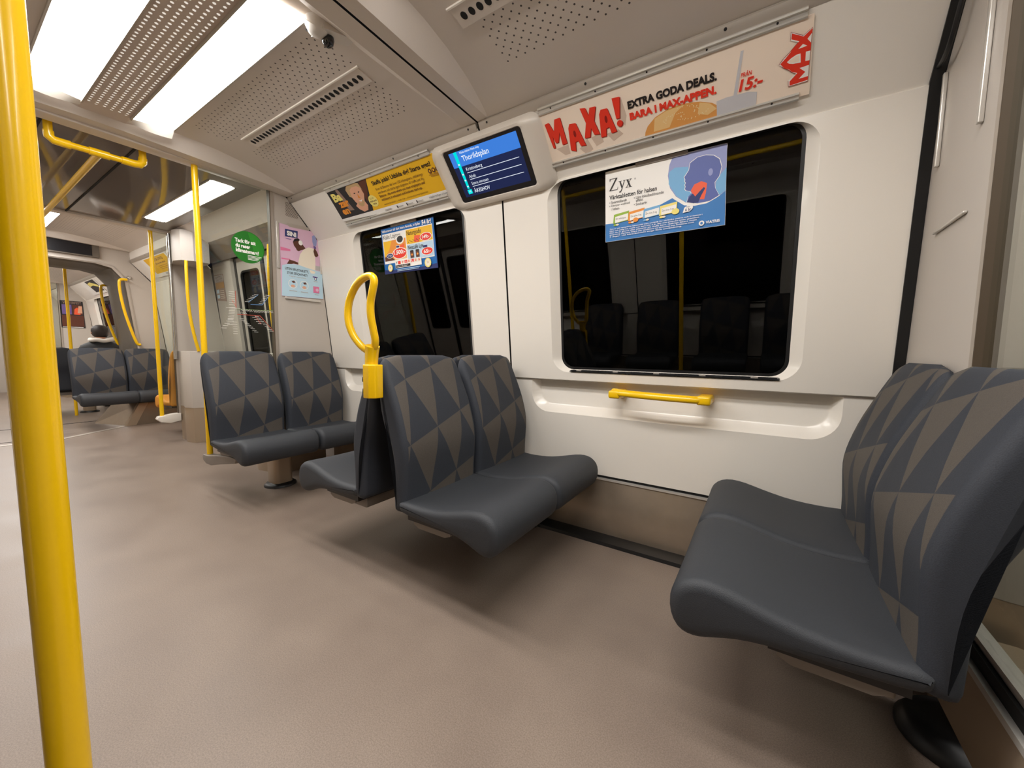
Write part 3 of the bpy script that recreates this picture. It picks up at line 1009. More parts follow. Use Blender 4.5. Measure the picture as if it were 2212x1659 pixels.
p.text('exhibitors in education and business start-up.', -2.41, 0.153, -1.995, 0.175, 'ink_brown', 0.015)
p.text('GRATIS INTRÄDE!  |  10.00-17.00  |  STOCKHOLM WATERFRONT', -2.41, 0.124, -1.960, 0.138, 'ink_brown')
for k in range(3):
    p.ell(-1.872 + 0.033 * k, 0.243, 0.014, 0.015, 'ink_brown', 14)
    p.ell(-1.872 + 0.033 * k, 0.243, 0.006, 0.008, 'ink_yellow', 10)
p.line([(-1.89, 0.222), (-1.79, 0.222)], 0.004, 'ink_mustard')
p.line([(-1.88, 0.212), (-1.80, 0.212)], 0.004, 'ink_mustard')
for u, v in ((-2.30, 0.094), (-2.20, 0.093), (-2.10, 0.092)):
    p.rect(u, v - 0.009, u + 0.010, v + 0.009, 'ink_charcoal')
    p.rect(u + 0.016, v - 0.003, u + 0.066, v + 0.002, 'ink_grey')
p.rect(-2.43, 0.092, -2.36, 0.099, 'ink_grey')
p.text('arbetsformedlingen.se/bazaren', -1.975, 0.085, -1.800, 0.102, 'ink_charcoal')
tag(p.build('advert_card', (-2.36, 1.9, 2.19)), 'yellow and black job fair advert with a smiling blond man', 'advert')
ad_holder(-2.94, -1.79, 'aluminium rails holding the yellow job fair advert', 0.055, 0.325)


# --- next-stop display
def display():
    r = empty('information_display', (-1.415, 1.93, 2.2), 'wall display with black bezel showing a blue list of stations', 'display')
    q = Print(AD_O, AD_U, AD_V)
    bb = MB()
    L = [rrect(-1.81, -1.035, -0.045, 0.352, 0.06, 8), rrect(-1.80, -1.045, -0.035, 0.346, 0.06, 8), rrect(-1.735, -1.10, -0.018, 0.338, 0.045, 8), rrect(-1.715, -1.115, -0.008, 0.334, 0.035, 8), rrect(-1.692, -1.136, 0.012, 0.321, 0.022, 8), rrect(-1.688, -1.140, 0.015, 0.318, 0.020, 8)]
    H = [0.0, 0.02, 0.048, 0.054, 0.054, 0.049]
    bb.loft([[q.P(u, v, h) for u, v in l] for l, h in zip(L, H)], 'display_bezel')
    part(bb, 'housing', r, angle=50)
    q2 = Print(AD_O, AD_U, AD_V, 0.0493)
    q2.poly(rrect(-1.6875, -1.1405, 0.0155, 0.3175, 0.0195, 8), 'screen_black')
    part(q2.b, 'bezel', r, merge=False)
    s = Print(AD_O, AD_U, AD_V, 0.0497)
    s.rect(-1.648, 0.045, -1.172, 0.300, 'lit_navy')
    s.rect(-1.648, 0.219, -1.171, 0.301, 'lit_blue')
    s.poly([(-1.612, 0.301), (-1.589, 0.301), (-1.596, 0.092), (-1.612, 0.092)], 'lit_cyan')
    s.rect(-1.618, 0.060, -1.586, 0.086, 'lit_cyan')
    s.text('19', -1.609, 0.066, -1.595, 0.080, 'lit_white')
    for v in (0.232, 0.176, 0.141, 0.105):
        s.rect(-1.608, v - 0.004, -1.598, v + 0.004, 'lit_white')
    s.text('Nästa station Next stop', -1.567, 0.281, -1.425, 0.296, 'lit_white', 0.01)
    s.text('Thorildsplan', -1.565, 0.233, -1.372, 0.272, 'lit_white', 0.01)
    s.text('Kristineberg', -1.566, 0.183, -1.447, 0.207, 'lit_white')
    s.text('Alvik', -1.566, 0.146, -1.515, 0.164, 'lit_white')
    s.text('Stora mossen', -1.567, 0.107, -1.441, 0.124, 'lit_white')
    s.text('ÅKESHOV', -1.570, 0.060, -1.450, 0.088, 'lit_white', 0.01)
    for v in (0.178, 0.139, 0.098):
        s.line([(-1.567, v), (-1.198, v)], 0.003, 'lit_white')
    part(s.b, 'lit_screen', r, merge=False)

display()


# --- throat tablet poster on the large window
def clip(u0, u1, v0, v1, label, lift):
    q = Print(GL_O, GL_U, GL_V, lift)
    q.card(rrect(u0, u1, v0, v1, 0.003, 3), 'clip_grey', 0.006)
    tag(q.build('poster_clip', q.P((u0 + u1) / 2, (v0 + v1) / 2)), label, 'clip')


def zy(p, u0, v0, k):
    """the three serif letters drawn as strokes"""
    m = 'ink_black'
    def S(pts):
        p.poly([(u0 + x * k, v0 + y * k) for x, y in pts], m)
    S([(0.02, 1.0), (0.72, 1.0), (0.72, 0.95), (0.16, 0.05), (0.70, 0.05), (0.76, 0.25), (0.78, 0.25), (0.74, 0.0), (0.0, 0.0), (0.0, 0.05), (0.56, 0.95), (0.12, 0.95), (0.06, 0.78), (0.03, 0.78)])
    S([(0.80, 0.66), (1.10, 0.66), (1.10, 0.63), (1.02, 0.62), (1.16, 0.20), (1.30, 0.62), (1.22, 0.63), (1.22, 0.66), (1.44, 0.66), (1.44, 0.63), (1.37, 0.62), (1.12, -0.12), (1.02, -0.28), (0.90, -0.28), (0.88, -0.18), (0.98, -0.19), (1.06, -0.06), (1.09, 0.02), (0.90, 0.62), (0.80, 0.63)])
    S([(1.46, 0.66), (1.74, 0.66), (1.74, 0.63), (1.68, 0.62), (1.92, 0.04), (2.00, 0.03), (2.00, 0.0), (1.70, 0.0), (1.70, 0.03), (1.77, 0.04), (1.53, 0.62), (1.46, 0.63)])
    S([(1.78, 0.66), (1.98, 0.66), (1.98, 0.63), (1.91, 0.62), (1.57, 0.04), (1.64, 0.03), (1.64, 0.0), (1.44, 0.0), (1.44, 0.03), (1.51, 0.04), (1.86, 0.62), (1.78, 0.63)])


p = Print(GL_O, GL_U, GL_V, 0.010)
p.card([(-0.772, 0.700), (-0.192, 0.699), (-0.198, 1.053), (-0.770, 1.058)], 'ink_white')
p.poly([(-0.771, 0.701), (-0.193, 0.700), (-0.196, 0.862), (-0.43, 0.862), (-0.472, 0.847), (-0.614, 0.796), (-0.70, 0.790), (-0.771, 0.794)], 'ink_blue')
arc = [(-0.43, 1.052), (-0.445, 1.02), (-0.452, 0.97), (-0.441, 0.911), (-0.412, 0.866), (-0.362, 0.827), (-0.314, 0.816), (-0.261, 0.818), (-0.22, 0.835), (-0.196, 0.850)]
p.poly([(u - 0.012, v - 0.008) for u, v in arc] + [(-0.196, 1.05)], 'ink_white')
p.poly(arc + [(-0.198, 1.052)], 'ink_lilac')
p.poly([(-0.447, 0.93), (-0.41, 0.868), (-0.362, 0.829), (-0.33, 0.82), (-0.34, 0.90), (-0.36, 0.99), (-0.42, 1.0), (-0.446, 0.985)], 'ink_skyblue')
p.poly([(-0.196, 0.852), (-0.22, 0.837), (-0.24, 0.86), (-0.235, 0.91), (-0.196, 0.95)], 'ink_skyblue')
head = [(-0.351, 1.005), (-0.356, 0.974), (-0.368, 0.957), (-0.376, 0.947), (-0.371, 0.935), (-0.373, 0.927), (-0.368, 0.920), (-0.372, 0.912), (-0.369, 0.903), (-0.372, 0.893), (-0.366, 0.885), (-0.347, 0.878), (-0.341, 0.868), (-0.355, 0.856), (-0.362, 0.830), (-0.314, 0.817), (-0.261, 0.818), (-0.222, 0.836), (-0.240, 0.871), (-0.243, 0.896), (-0.225, 0.920), (-0.217, 0.958), (-0.227, 0.993), (-0.252, 1.014), (-0.284, 1.023), (-0.320, 1.022)]
ch = (-0.295, 0.93)
p.poly([(ch[0] + (u - ch[0]) * 1.035, ch[1] + (v - ch[1]) * 1.025) for u, v in head], 'ink_white')
p.poly(head, 'ink_headblue')
p.ell(-0.262, 0.945, 0.010, 0.016, 'ink_lilac', 14)
p.poly([(-0.345, 0.88), (-0.33, 0.905), (-0.30, 0.913), (-0.275, 0.900), (-0.278, 0.86), (-0.285, 0.83), (-0.315, 0.835), (-0.335, 0.860)], 'ink_throat')
p.poly([(-0.360, 0.830), (-0.350, 0.853), (-0.335, 0.865), (-0.325, 0.850), (-0.305, 0.870), (-0.288, 0.885), (-0.282, 0.878), (-0.298, 0.850), (-0.310, 0.822), (-0.33, 0.820)], 'ink_navy')
zy(p, -0.748, 0.957, 0.060)
p.ell(-0.612, 0.992, 0.0045, 0.0045, 'ink_grey', 10)
p.text('Värktabletten för halsen', -0.748, 0.913, -0.503, 0.935, 'ink_charcoal', 0.015)
for body, u0, v0, u1 in (('Smärtstillande', -0.738, 0.892, -0.655), ('Dämpar svullnad', -0.738, 0.874, -0.640), ('i halsen', -0.738, 0.858, -0.695), ('Lätt lokalbedövande', -0.607, 0.893, -0.470), ('effekt', -0.607, 0.878, -0.570), ('Sockerfri', -0.607, 0.860, -0.550)):
    p.text(body, u0, v0, u1, v0 + 0.013, 'ink_charcoal')
for u, v in ((-0.746, 0.898), (-0.746, 0.880), (-0.615, 0.899), (-0.615, 0.866)):
    p.ell(u, v, 0.002, 0.002, 'ink_charcoal', 8)
for u0, col, txt in ((-0.728, 'ink_green', 'Zyx eukalyptus'), (-0.648, 'ink_orange', 'Zyx apelsin 3 mg'), (-0.571, 'ink_skyblue', 'Zyx mint 3 mg'), (-0.490, 'ink_paleyellow', 'Zyx citron 3 mg')):
    p.poly([(u0, 0.788), (u0 + 0.083, 0.795), (u0 + 0.086, 0.842), (u0 + 0.005, 0.834)], col)
    p.poly([(u0 + 0.011, 0.791), (u0 + 0.080, 0.798), (u0 + 0.081, 0.830), (u0 + 0.011, 0.822)], 'ink_white')
    p.text(txt, u0 + 0.014, 0.804, u0 + 0.070, 0.816, 'ink_charcoal')
    p.ell(u0 + 0.012, 0.781, 0.010, 0.005, col, 12)
    p.ell(u0 + 0.024, 0.781, 0.008, 0.005, 'ink_cream', 12)
p.ell(-0.412, 0.797, 0.018, 0.014, 'ink_paleyellow', 16)
p.ell(-0.607, 0.790, 0.014, 0.011, 'ink_orange', 16)
p.poly([(-0.378, 0.783), (-0.346, 0.786), (-0.333, 0.798), (-0.332, 0.815), (-0.348, 0.812), (-0.352, 0.818), (-0.372, 0.806)], 'ink_white')
p.text('6 år', -0.367, 0.789, -0.340, 0.802, 'ink_navy', 0.02)
p.text('från', -0.362, 0.805, -0.346, 0.811, 'ink_navy')
for k, tx in enumerate(('Zyx är ett receptfritt läkemedel som används för att lindra smärta och irritation i', 'mun och svalg hos vuxna och barn från 6 år. Bör inte användas under graviditet.', 'Om du är gravid eller planerar att skaffa barn, rådfråga läkare innan', 'användning. Kontakta läkare eller tandläkare om symtomen inte förbättras inom', '3 dagar. Läs bipacksedeln noga före användning.')):
    p.text(tx, -0.746, 0.757 - 0.0098 * k, -0.29 - (0.012 * k if k < 4 else 0.09), 0.7655 - 0.0098 * k, 'ink_white', 0.012)
p.ell(-0.292, 0.722, 0.012, 0.012, 'ink_white', 20)
p.ell(-0.292, 0.722, 0.006, 0.006, 'ink_blue', 14)
p.text('VIATRIS', -0.274, 0.716, -0.214, 0.729, 'ink_white', 0.03)
tag(p.build('window_poster', (-0.48, 2.13, 1.87)), 'white and blue throat tablet poster with a head silhouette on the large window', 'poster')
clip(-0.609, -0.362, 1.046, 1.064, 'grey clip strip at the top of the throat tablet poster', 0.013)

# --- supermarket poster on the smaller window
p = Print(GL_O, GL_U, GL_V, 0.010)
p.card([(-2.618, 0.703), (-2.033, 0.697), (-2.042, 1.050), (-2.616, 1.050)], 'ink_navy')
p.rect(-2.612, 0.706, -2.040, 1.044, 'ink_shopblue')
p.poly([(-2.617, 0.705), (-2.036, 0.700), (-2.036, 0.73), (-2.30, 0.715), (-2.617, 0.735)], 'ink_navy')
p.rect(-2.604, 0.780, -2.057, 1.006, 'ink_white')
p.rect(-2.598, 0.80, -2.344, 0.95, 'ink_orange')
p.poly([(-2.598, 0.83), (-2.54, 0.88), (-2.50, 0.95), (-2.598, 0.95)], 'ink_yellow')
p.poly([(-2.50, 0.80), (-2.344, 0.80), (-2.344, 0.87), (-2.42, 0.90)], 'ink_bunlight')
p.poly([(-2.598, 0.80), (-2.48, 0.80), (-2.55, 0.85), (-2.598, 0.83)], 'ink_brown')
p.rect(-2.334, 0.898, -2.062, 1.000, 'ink_yellow')
p.rect(-2.334, 0.786, -2.062, 0.893, 'ink_lightblue')
p.text('Kalix Löjrom', -2.592, 0.955, -2.395, 0.998, 'ink_black')
p.ell(-2.405, 0.945, 0.045, 0.034, 'ink_white', 22)
p.ell(-2.405, 0.947, 0.034, 0.025, 'ink_charcoal', 22)
p.poly([(-2.44, 0.895), (-2.36, 0.91), (-2.37, 0.86), (-2.42, 0.85)], 'ink_throat')
p.ell(-2.422, 0.845, 0.082, 0.042, 'ink_white', 30)
p.ell(-2.422, 0.845, 0.076, 0.037, 'ink_red', 30)
p.text('1.500:-', -2.486, 0.838, -2.358, 0.870, 'ink_white', 0.03)
p.ell(-2.535, 0.838, 0.040, 0.019, 'ink_white', 20)
p.ell(-2.535, 0.838, 0.036, 0.016, 'ink_navy', 20)
p.text('2 för', -2.560, 0.831, -2.510, 0.846, 'ink_white')
p.rect(-2.455, 0.885, -2.415, 0.905, 'ink_white')
p.rect(-2.452, 0.888, -2.418, 0.902, 'ink_navy')
p.text('Naturgodis', -2.324, 0.950, -2.172, 0.992, 'ink_black')
p.poly([(-2.255, 0.905), (-2.200, 0.900), (-2.185, 0.945), (-2.245, 0.950)], 'ink_throat')
for k in range(14):
    p.b.face([p.P(-2.31 + 0.012 * k + 0.005 * cos(t * 1.57 + k), 0.910 + 0.012 * ((k * 5) % 3) / 2 + 0.004 * sin(t * 1.57 + k)) for t in range(4)], 'ink_brown')
p.h += p.step
for u, v, tx in ((-2.128, 0.927, '149:-'), (-2.124, 0.825, '65:-')):
    p.ell(u, v, 0.060, 0.029, 'ink_white', 28)
    p.ell(u, v, 0.055, 0.025, 'ink_red', 28)
    p.text(tx, u - 0.036, v - 0.013, u + 0.036, v + 0.013, 'ink_white', 0.03)
p.text('Nescafé Lyx', -2.322, 0.848, -2.158, 0.888, 'ink_black')
for u in (-2.285, -2.225):
    p.rect(u - 0.018, 0.795, u + 0.018, 0.848, 'ink_brown')
    p.rect(u - 0.014, 0.838, u + 0.014, 0.850, 'ink_black')
    p.ell(u, 0.818, 0.010, 0.008, 'ink_orange', 12)
p.rect(-2.16, 0.852, -2.12, 0.868, 'ink_navy')
p.text('Välkommen till vårt stora firande, vi fyller', -2.600, 1.011, -2.170, 1.034, 'ink_white', 0.02)
p.text('54 år!', -2.155, 1.010, -2.062, 1.042, 'ink_white', 0.03)
p.rect(-2.480, 0.736, -2.190, 0.790, 'ink_white')
p.text('Y', -2.472, 0.766, -2.452, 0.786, 'ink_charcoal', 0.03)
p.rect(-2.446, 0.764, -2.416, 0.787, 'ink_red')
for k, ch_ in enumerate('FÄRLEN'):
    u = -2.408 + 0.036 * k
    p.rect(u, 0.764, u + 0.031, 0.787, 'ink_red' if k in (1, 3) else 'ink_cream')
    p.text(ch_, u + 0.007, 0.767, u + 0.024, 0.784, 'ink_white' if k in (1, 3) else 'ink_red', 0.02)
p.rect(-2.476, 0.741, -2.310, 0.758, 'ink_black')
p.text('Öppet alla dagar', -2.470, 0.744, -2.335, 0.755, 'ink_white')
for u, v, rr in ((-2.539, 0.745, 0.029), (-2.123, 0.742, 0.036)):
    p.poly([(u + (rr if k % 2 else rr * 0.86) * cos(2 * pi * k / 32), v + (rr if k % 2 else rr * 0.86) * sin(2 * pi * k / 32)) for k in range(32)], 'ink_paleyellow')
    p.ell(u, v, rr * 0.66, rr * 0.66, 'ink_cream', 20)
    p.text('54', u - 0.008, v - 0.004, u + 0.008, v + 0.010, 'ink_mustard')
p.line([(-2.46, 0.724), (-2.21, 0.724)], 0.004, 'ink_lightblue')
p.line([(-2.46, 0.714), (-2.22, 0.714)], 0.004, 'ink_lightblue')
tag(p.build('window_poster', (-2.33, 2.13, 1.87)), 'blue grocery offers poster with red price ovals on the smaller window', 'poster')
clip(-2.49, -2.21, 1.046, 1.068, 'grey clip strip at the top of the blue grocery poster', 0.013)


# ------------------------------------------------------------------ yellow handle under the window
r = empty('grab_bar', (-0.46, 2.13, 0.86), 'short yellow horizontal grab handle on the white panel below the large window', 'handle')
b = MB()
path = smooth([(-0.70, 2.118, 0.868), (-0.64, 2.085, 0.868), (-0.55, 2.072, 0.866), (-0.46, 2.068, 0.864), (-0.37, 2.072, 0.862), (-0.28, 2.085, 0.860), (-0.225, 2.118, 0.858)], 6)
b.tube(path, [0.024] * 4 + [0.021] * (len(path) - 8) + [0.024] * 4, 'yellow_paint', 14, flat=0.85)
part(b, 'bar', r, angle=60)
for xx, nm in ((-0.685, 1), (-0.24, -1)):
    b = MB()
    b.box(xx - 0.033, xx + 0.033, 2.075, 2.236, 0.835, 0.880, 'yellow_paint')
    o = part(b, 'mount_foot', r, bevel=0.012)
    b = MB()
    b.disc((xx + 0.005 * nm, 2.105, 0.8345), 0.010, (0, 0, -1), 'black_plastic', 14)
    c = part(b, 'bolt', r)
    c.parent = o
    c.matrix_parent_inverse = Matrix.Identity(4)

# ------------------------------------------------------------------ seats
BACK = [(0.140, 0.395), (0.141, 0.44), (0.142, 0.50), (0.146, 0.57), (0.149, 0.64), (0.142, 0.70), (0.124, 0.77), (0.098, 0.85), (0.066, 0.93), (0.036, 1.00), (0.014, 1.045),
        (-0.004, 1.064), (-0.017, 1.058), (-0.022, 1.03), (-0.022, 0.98), (-0.018, 0.90), (-0.010, 0.81), (0.016, 0.73), (0.044, 0.66), (0.060, 0.58), (0.066, 0.50), (0.068, 0.43), (0.074, 0.385), (0.11, 0.378)]
NFRONT = 12
CUSH = [(0.118, 0.438), (0.18, 0.436), (0.26, 0.437), (0.34, 0.446), (0.42, 0.464), (0.49, 0.482), (0.545, 0.488), (0.590, 0.478), (0.622, 0.450), (0.634, 0.410), (0.630, 0.365), (0.612, 0.332), (0.585, 0.320),
        (0.552, 0.322), (0.515, 0.335), (0.465, 0.352), (0.40, 0.364), (0.32, 0.368), (0.22, 0.374), (0.13, 0.384), (0.108, 0.412)]


def loft_y(mb, prof, hw, r, m, top=None, uv=False, sag=0.0, nmid=6):
    n = len(prof)
    A = 0.5 * sum(prof[k][0] * prof[(k + 1) % n][1] - prof[(k + 1) % n][0] * prof[k][1] for k in range(n))
    sgn = 1 if A > 0 else -1
    nor = []
    for k in range(n):
        d = Vector(prof[(k + 1) % n]) - Vector(prof[k - 1])
        nor.append(Vector((d.y, -d.x)).normalized() * sgn)
    lim = []
    for k in range(n):
        th = min([(Vector(prof[k]) - Vector(prof[j])).length for j in range(n) if nor[k].dot(nor[j]) < -0.6] or [1.0])
        lim.append(min(1.0, 0.44 * th / r))
    lim = [min(lim[(k + j) % n] for j in (-3, -2, -1, 0, 1, 2, 3)) for k in range(n)]
    for _ in range(3):
        lim = [(lim[k - 1] + lim[k] + lim[(k + 1) % n]) / 3 for k in range(n)]
    arc = [prof[0][1]]
    for k in range(1, n):
        arc.append(arc[-1] + (Vector(prof[k]) - Vector(prof[k - 1])).length)
    st = []
    for a in (90, 66, 42, 20, 0):
        st.append((hw - r + r * sin(radians(a)), r * (1 - cos(radians(a)))))
    ys = [(-y, i) for y, i in st]
    for k in range(1, nmid):
        ys.append((-(hw - r) + 2 * (hw - r) * k / nmid, 0.0))
    ys += [(y, i) for y, i in reversed(st)]
    loops, uvs = [], []
    for y, ins in ys:
        L, U = [], []
        for k, (u, z) in enumerate(prof):
            uu = u - nor[k].x * ins * lim[k]; zz = z - nor[k].y * ins * lim[k]
            if top:
                R, z0, z1 = top
                dy = max(0.0, abs(y) - (hw - R))
                drop = R - sqrt(max(R * R - dy * dy, 0))
                zz -= drop * max(0.0, min(1.0, (z - z0) / (z1 - z0)))
            if sag:
                zz -= sag * (1 - (y / hw) ** 2) * (1 if z > 0.43 else 0)
            L.append((uu, y, zz))
            U.append((y, arc[k]) if k <= NFRONT + 0 or not uv else (9.0, arc[k]))
        loops.append(L); uvs.append(U)
    mb.loft(loops, m, uvloops=uvs if uv else None)


def make_seat(label, fabric='triangle_fabric', cush='cushion_fabric', shell=True):
    """seat in its own frame: sitter looks along +x, origin on the floor under the top of the back"""
    r = empty('train_seat', (0, 0, 0), label, 'seat')
    prof = [(p[0], p[1]) for p in smooth([Vector((u, z, 0)) for u, z in BACK], 2, True)]
    global NFRONT
    NFRONT = 25
    bm_ = MB()
    loft_y(bm_, prof, 0.25, 0.030, fabric, top=(0.075, 0.80, 1.064), uv=True)
    bk = part(bm_, 'backrest', r, angle=80)
    bm_ = MB()
    prof = [(p[0], p[1]) for p in smooth([Vector((u, z, 0)) for u, z in CUSH], 2, True)]
    loft_y(bm_, prof, 0.257, 0.032, cush, sag=0.006)
    part(bm_, 'cushion', r, angle=80)
    bm_ = MB()
    bm_.box(0.14, 0.40, -0.225, 0.225, 0.352, 0.385, 'black_plastic')
    part(bm_, 'seat_pan', r)
    return r


YA, YB = 1.347, 1.872
seat0 = make_seat('triangle-patterned seat on the aisle, in front of the glass screen')
seat0.location = (-3.375, YA, 0)


def place(x, y, rz, label, offs, src=None, group='patterned train seats'):
    s = copy_thing(src or seat0, (x, y, 0), rz, label, group)
    for c in s.children:
        c.color = (offs[0], offs[1], 0, 1)
    return s


for c in seat0.children:
    c.color = (0, 0, 0, 1)
seat0['group'] = 'patterned train seats'
GS = 'patterned train seats'
place(-3.375, YB, 0, 'triangle-patterned seat by the wall, below the pink and blue poster', (-0.02, 0.0))
place(-1.475, YA, pi, 'dark seat turned to the left, its back behind the yellow loop handle', (0.01, 0.0))
place(-1.475, YB, pi, 'wall seat turned to the left, back to back with the middle window seat', (-0.01, 0.01))
place(-1.405, YA, 0, 'middle triangle-patterned seat on the aisle, beside the yellow loop handle', (0.0, -0.02))
place(-1.405, YB, 0, 'triangle-patterned wall seat under the joint of the white panels', (0.012, 0.005))
place(0.447, YA, pi, 'large nearest seat at the right edge, its grey cushion in the lower right corner', (0.0, 0.0))
place(0.447, YB, pi, 'seat at the right by the wall, facing the middle seats below the large window', (0.015, -0.01))
place(-7.76, 1.35, 0, 'far patterned aisle seat in front of the seated person', (0.02, 0.0)).scale = (1, 1.08, 1)
place(-7.76, 1.875, 0, 'far patterned wall seat beyond the doorway, beside the orange seat', (0.012, 0.0))
# seats against the opposite side of the car, seen mirrored in the window
for k, x in enumerate((-1.85, -1.15, -0.42, 0.22)):
    place(x, 2 * YC - 2.12, pi / 2, 'patterned seat along the opposite wall, mirrored faintly in the large window', (0.03 * k, 0.0), group='seats along the opposite wall')
# next car
place(-9.20, 1.66, pi, 'seat in the next car that the person sits on', (0, 0))
place(-9.20, 1.09, pi, 'dark seat back in the next car, left of the seated person', (0.1, 0))
# orange seat
for nm in ('o',):
    oseat = make_seat('orange priority seat beyond the doorway, behind the white column', 'orange_fabric', 'orange_fabric')
    oseat.location = (-5.842, 1.86, 0)
    oseat.rotation_euler = (0, 0, pi)


# --- seat supports
def support(xc, s, label, pole=False, ped=True, yped=1.53):
    """cantilever frame under a pair of seats; s = direction the sitters face"""
    r = empty('seat_frame', (xc, yped, 0), label, 'seat frame')
    b = MB()
    xa, xb = sorted((xc + s * 0.15, xc + s * 0.30))
    b.box(xa, xb, 1.175, 2.14, 0.298, 0.352, 'bracket_grey')
    part(b, 'cross_beam', r, bevel=0.008)
    b = MB()
    xa, xb = sorted((xc + s * 0.17, xc + s * 0.38))
    b.prism([(xa, 0.351), (xb, 0.351), (xb, 0.338), (xb - 0.03, 0.325), (xa + 0.03, 0.325), (xa, 0.338)], 1, 1.128, 1.160, 'bracket_grey')
    part(b, 'side_plate', r)
    if ped:
        b = MB()
        px = xc + s * 0.16
        b.loft([rr_ for rr_ in ([(px + x, yped + y, z) for x, y in rrect(-0.075, 0.075, -0.07, 0.07, 0.035, 5)] for z in (0.028, 0.30))], 'beige_steel')
        part(b, 'pedestal', r)
        b = MB()
        b.lathe([(0.0, 0.0), (0.115, 0.0), (0.113, 0.012), (0.095, 0.026), (0.0, 0.032)], (px, yped, 0), 'black_rubber', 32)
        part(b, 'base_disc', r, angle=50)
    return r


support(-3.375, 1, 'beige seat frame with a column on a black disc, by the glass screen', yped=1.53)
support(-7.76, 1, 'metal frame under the far seats beyond the doorway', ped=False)
support(-9.20, -1, 'metal frame under the seats in the next car', yped=1.5)
support(-1.475, -1, 'metal frame under the seats that face left', ped=False)
support(-1.405, 1, 'metal frame under the middle seats', ped=False)
rs = support(0.447, -1, 'metal seat frame with a dark oval foot under the nearest seats', ped=False)
b = MB()
b.lathe([(0.0, 0.0), (0.135, 0.0), (0.135, 0.016), (0.115, 0.044), (0.08, 0.055), (0.0, 0.055)], (0.52, 1.53, 0), 'black_rubber', 36)
b.loft([[(0.575 + x, 1.52 + y, z) for x, y in rrect(-0.075, 0.075, -0.07, 0.07, 0.035, 5)] for z in (0.05, 0.30)], 'beige_steel')
part(b, 'pedestal', rs, angle=50)
# wall-side stanchion behind the middle seats
r = empty('wall_bracket', (-1.44, 2.05, 0), 'dark upright bracket under the middle seats at the wall', 'bracket')
for xa in (-1.24, -1.75):
    b = MB()
    b.box(xa, xa + 0.11, 2.02, 2.10, 0.0, 0.30, 'black_plastic')
    part(b, 'upright', r, bevel=0.006)


# ------------------------------------------------------------------ loop handle between the middle seats
r = empty('loop_handle', (-1.405, 1.055, 0.88), 'yellow D-shaped loop handle clamped to the middle seat backs', 'handle')
loop = [(-1.410, 1.052, 1.084), (-1.432, 1.048, 1.090), (-1.459, 1.040, 1.110), (-1.489, 1.03, 1.148), (-1.506, 1.022, 1.196), (-1.510, 1.02, 1.248), (-1.493, 1.02, 1.305), (-1.449, 1.02, 1.356), (-1.397, 1.02, 1.382), (-1.352, 1.02, 1.386), (-1.332, 1.02, 1.366), (-1.343, 1.02, 1.325), (-1.359, 1.022, 1.280), (-1.363, 1.025, 1.228), (-1.363, 1.035, 1.175), (-1.364, 1.045, 1.125), (-1.385, 1.052, 1.090)]
b = MB()
b.tube(smooth(loop, 4, True), 0.0155, 'yellow_paint', 14, closed=True)
b.tube([(-1.392, 1.052, 1.105), (-1.402, 1.055, 1.068), (-1.405, 1.055, 1.03), (-1.405, 1.055, 1.00)], [0.030, 0.028, 0.027, 0.027], 'yellow_paint', 14)
part(b, 'loop', r, angle=70)
b = MB()
b.loft([[(-1.405 + x, 1.055 + y, z) for x, y in ((-0.040, -0.010), (-0.016, -0.032), (0.020, -0.032), (0.040, -0.012), (0.040, 0.028), (-0.040, 0.028))] for z in (0.883, 1.018, 1.026)], 'yellow_paint')
cb_ = part(b, 'clamp_block', r, bevel=0.004)
for z in (0.912, 0.962):
    b = MB()
    b.lathe([(0.011, 0.0), (0.011, 0.003), (0.006, 0.003), (0.006, -0.002), (0.0, -0.002)], (-1.434, 1.0335, z), 'black_plastic', 14, axis=(-0.67, -0.74, 0))
    k = part(b, 'bolt', r)
    k.parent = cb_


# ------------------------------------------------------------------ glass screens between bay and doorway
def profile_end(z):
    if z < 0.912:
        return 2.19
    if z < 2.056:
        return yw(z) - 0.004
    return 2.046 - (z - 2.062) * 0.246 / 0.273 - 0.004


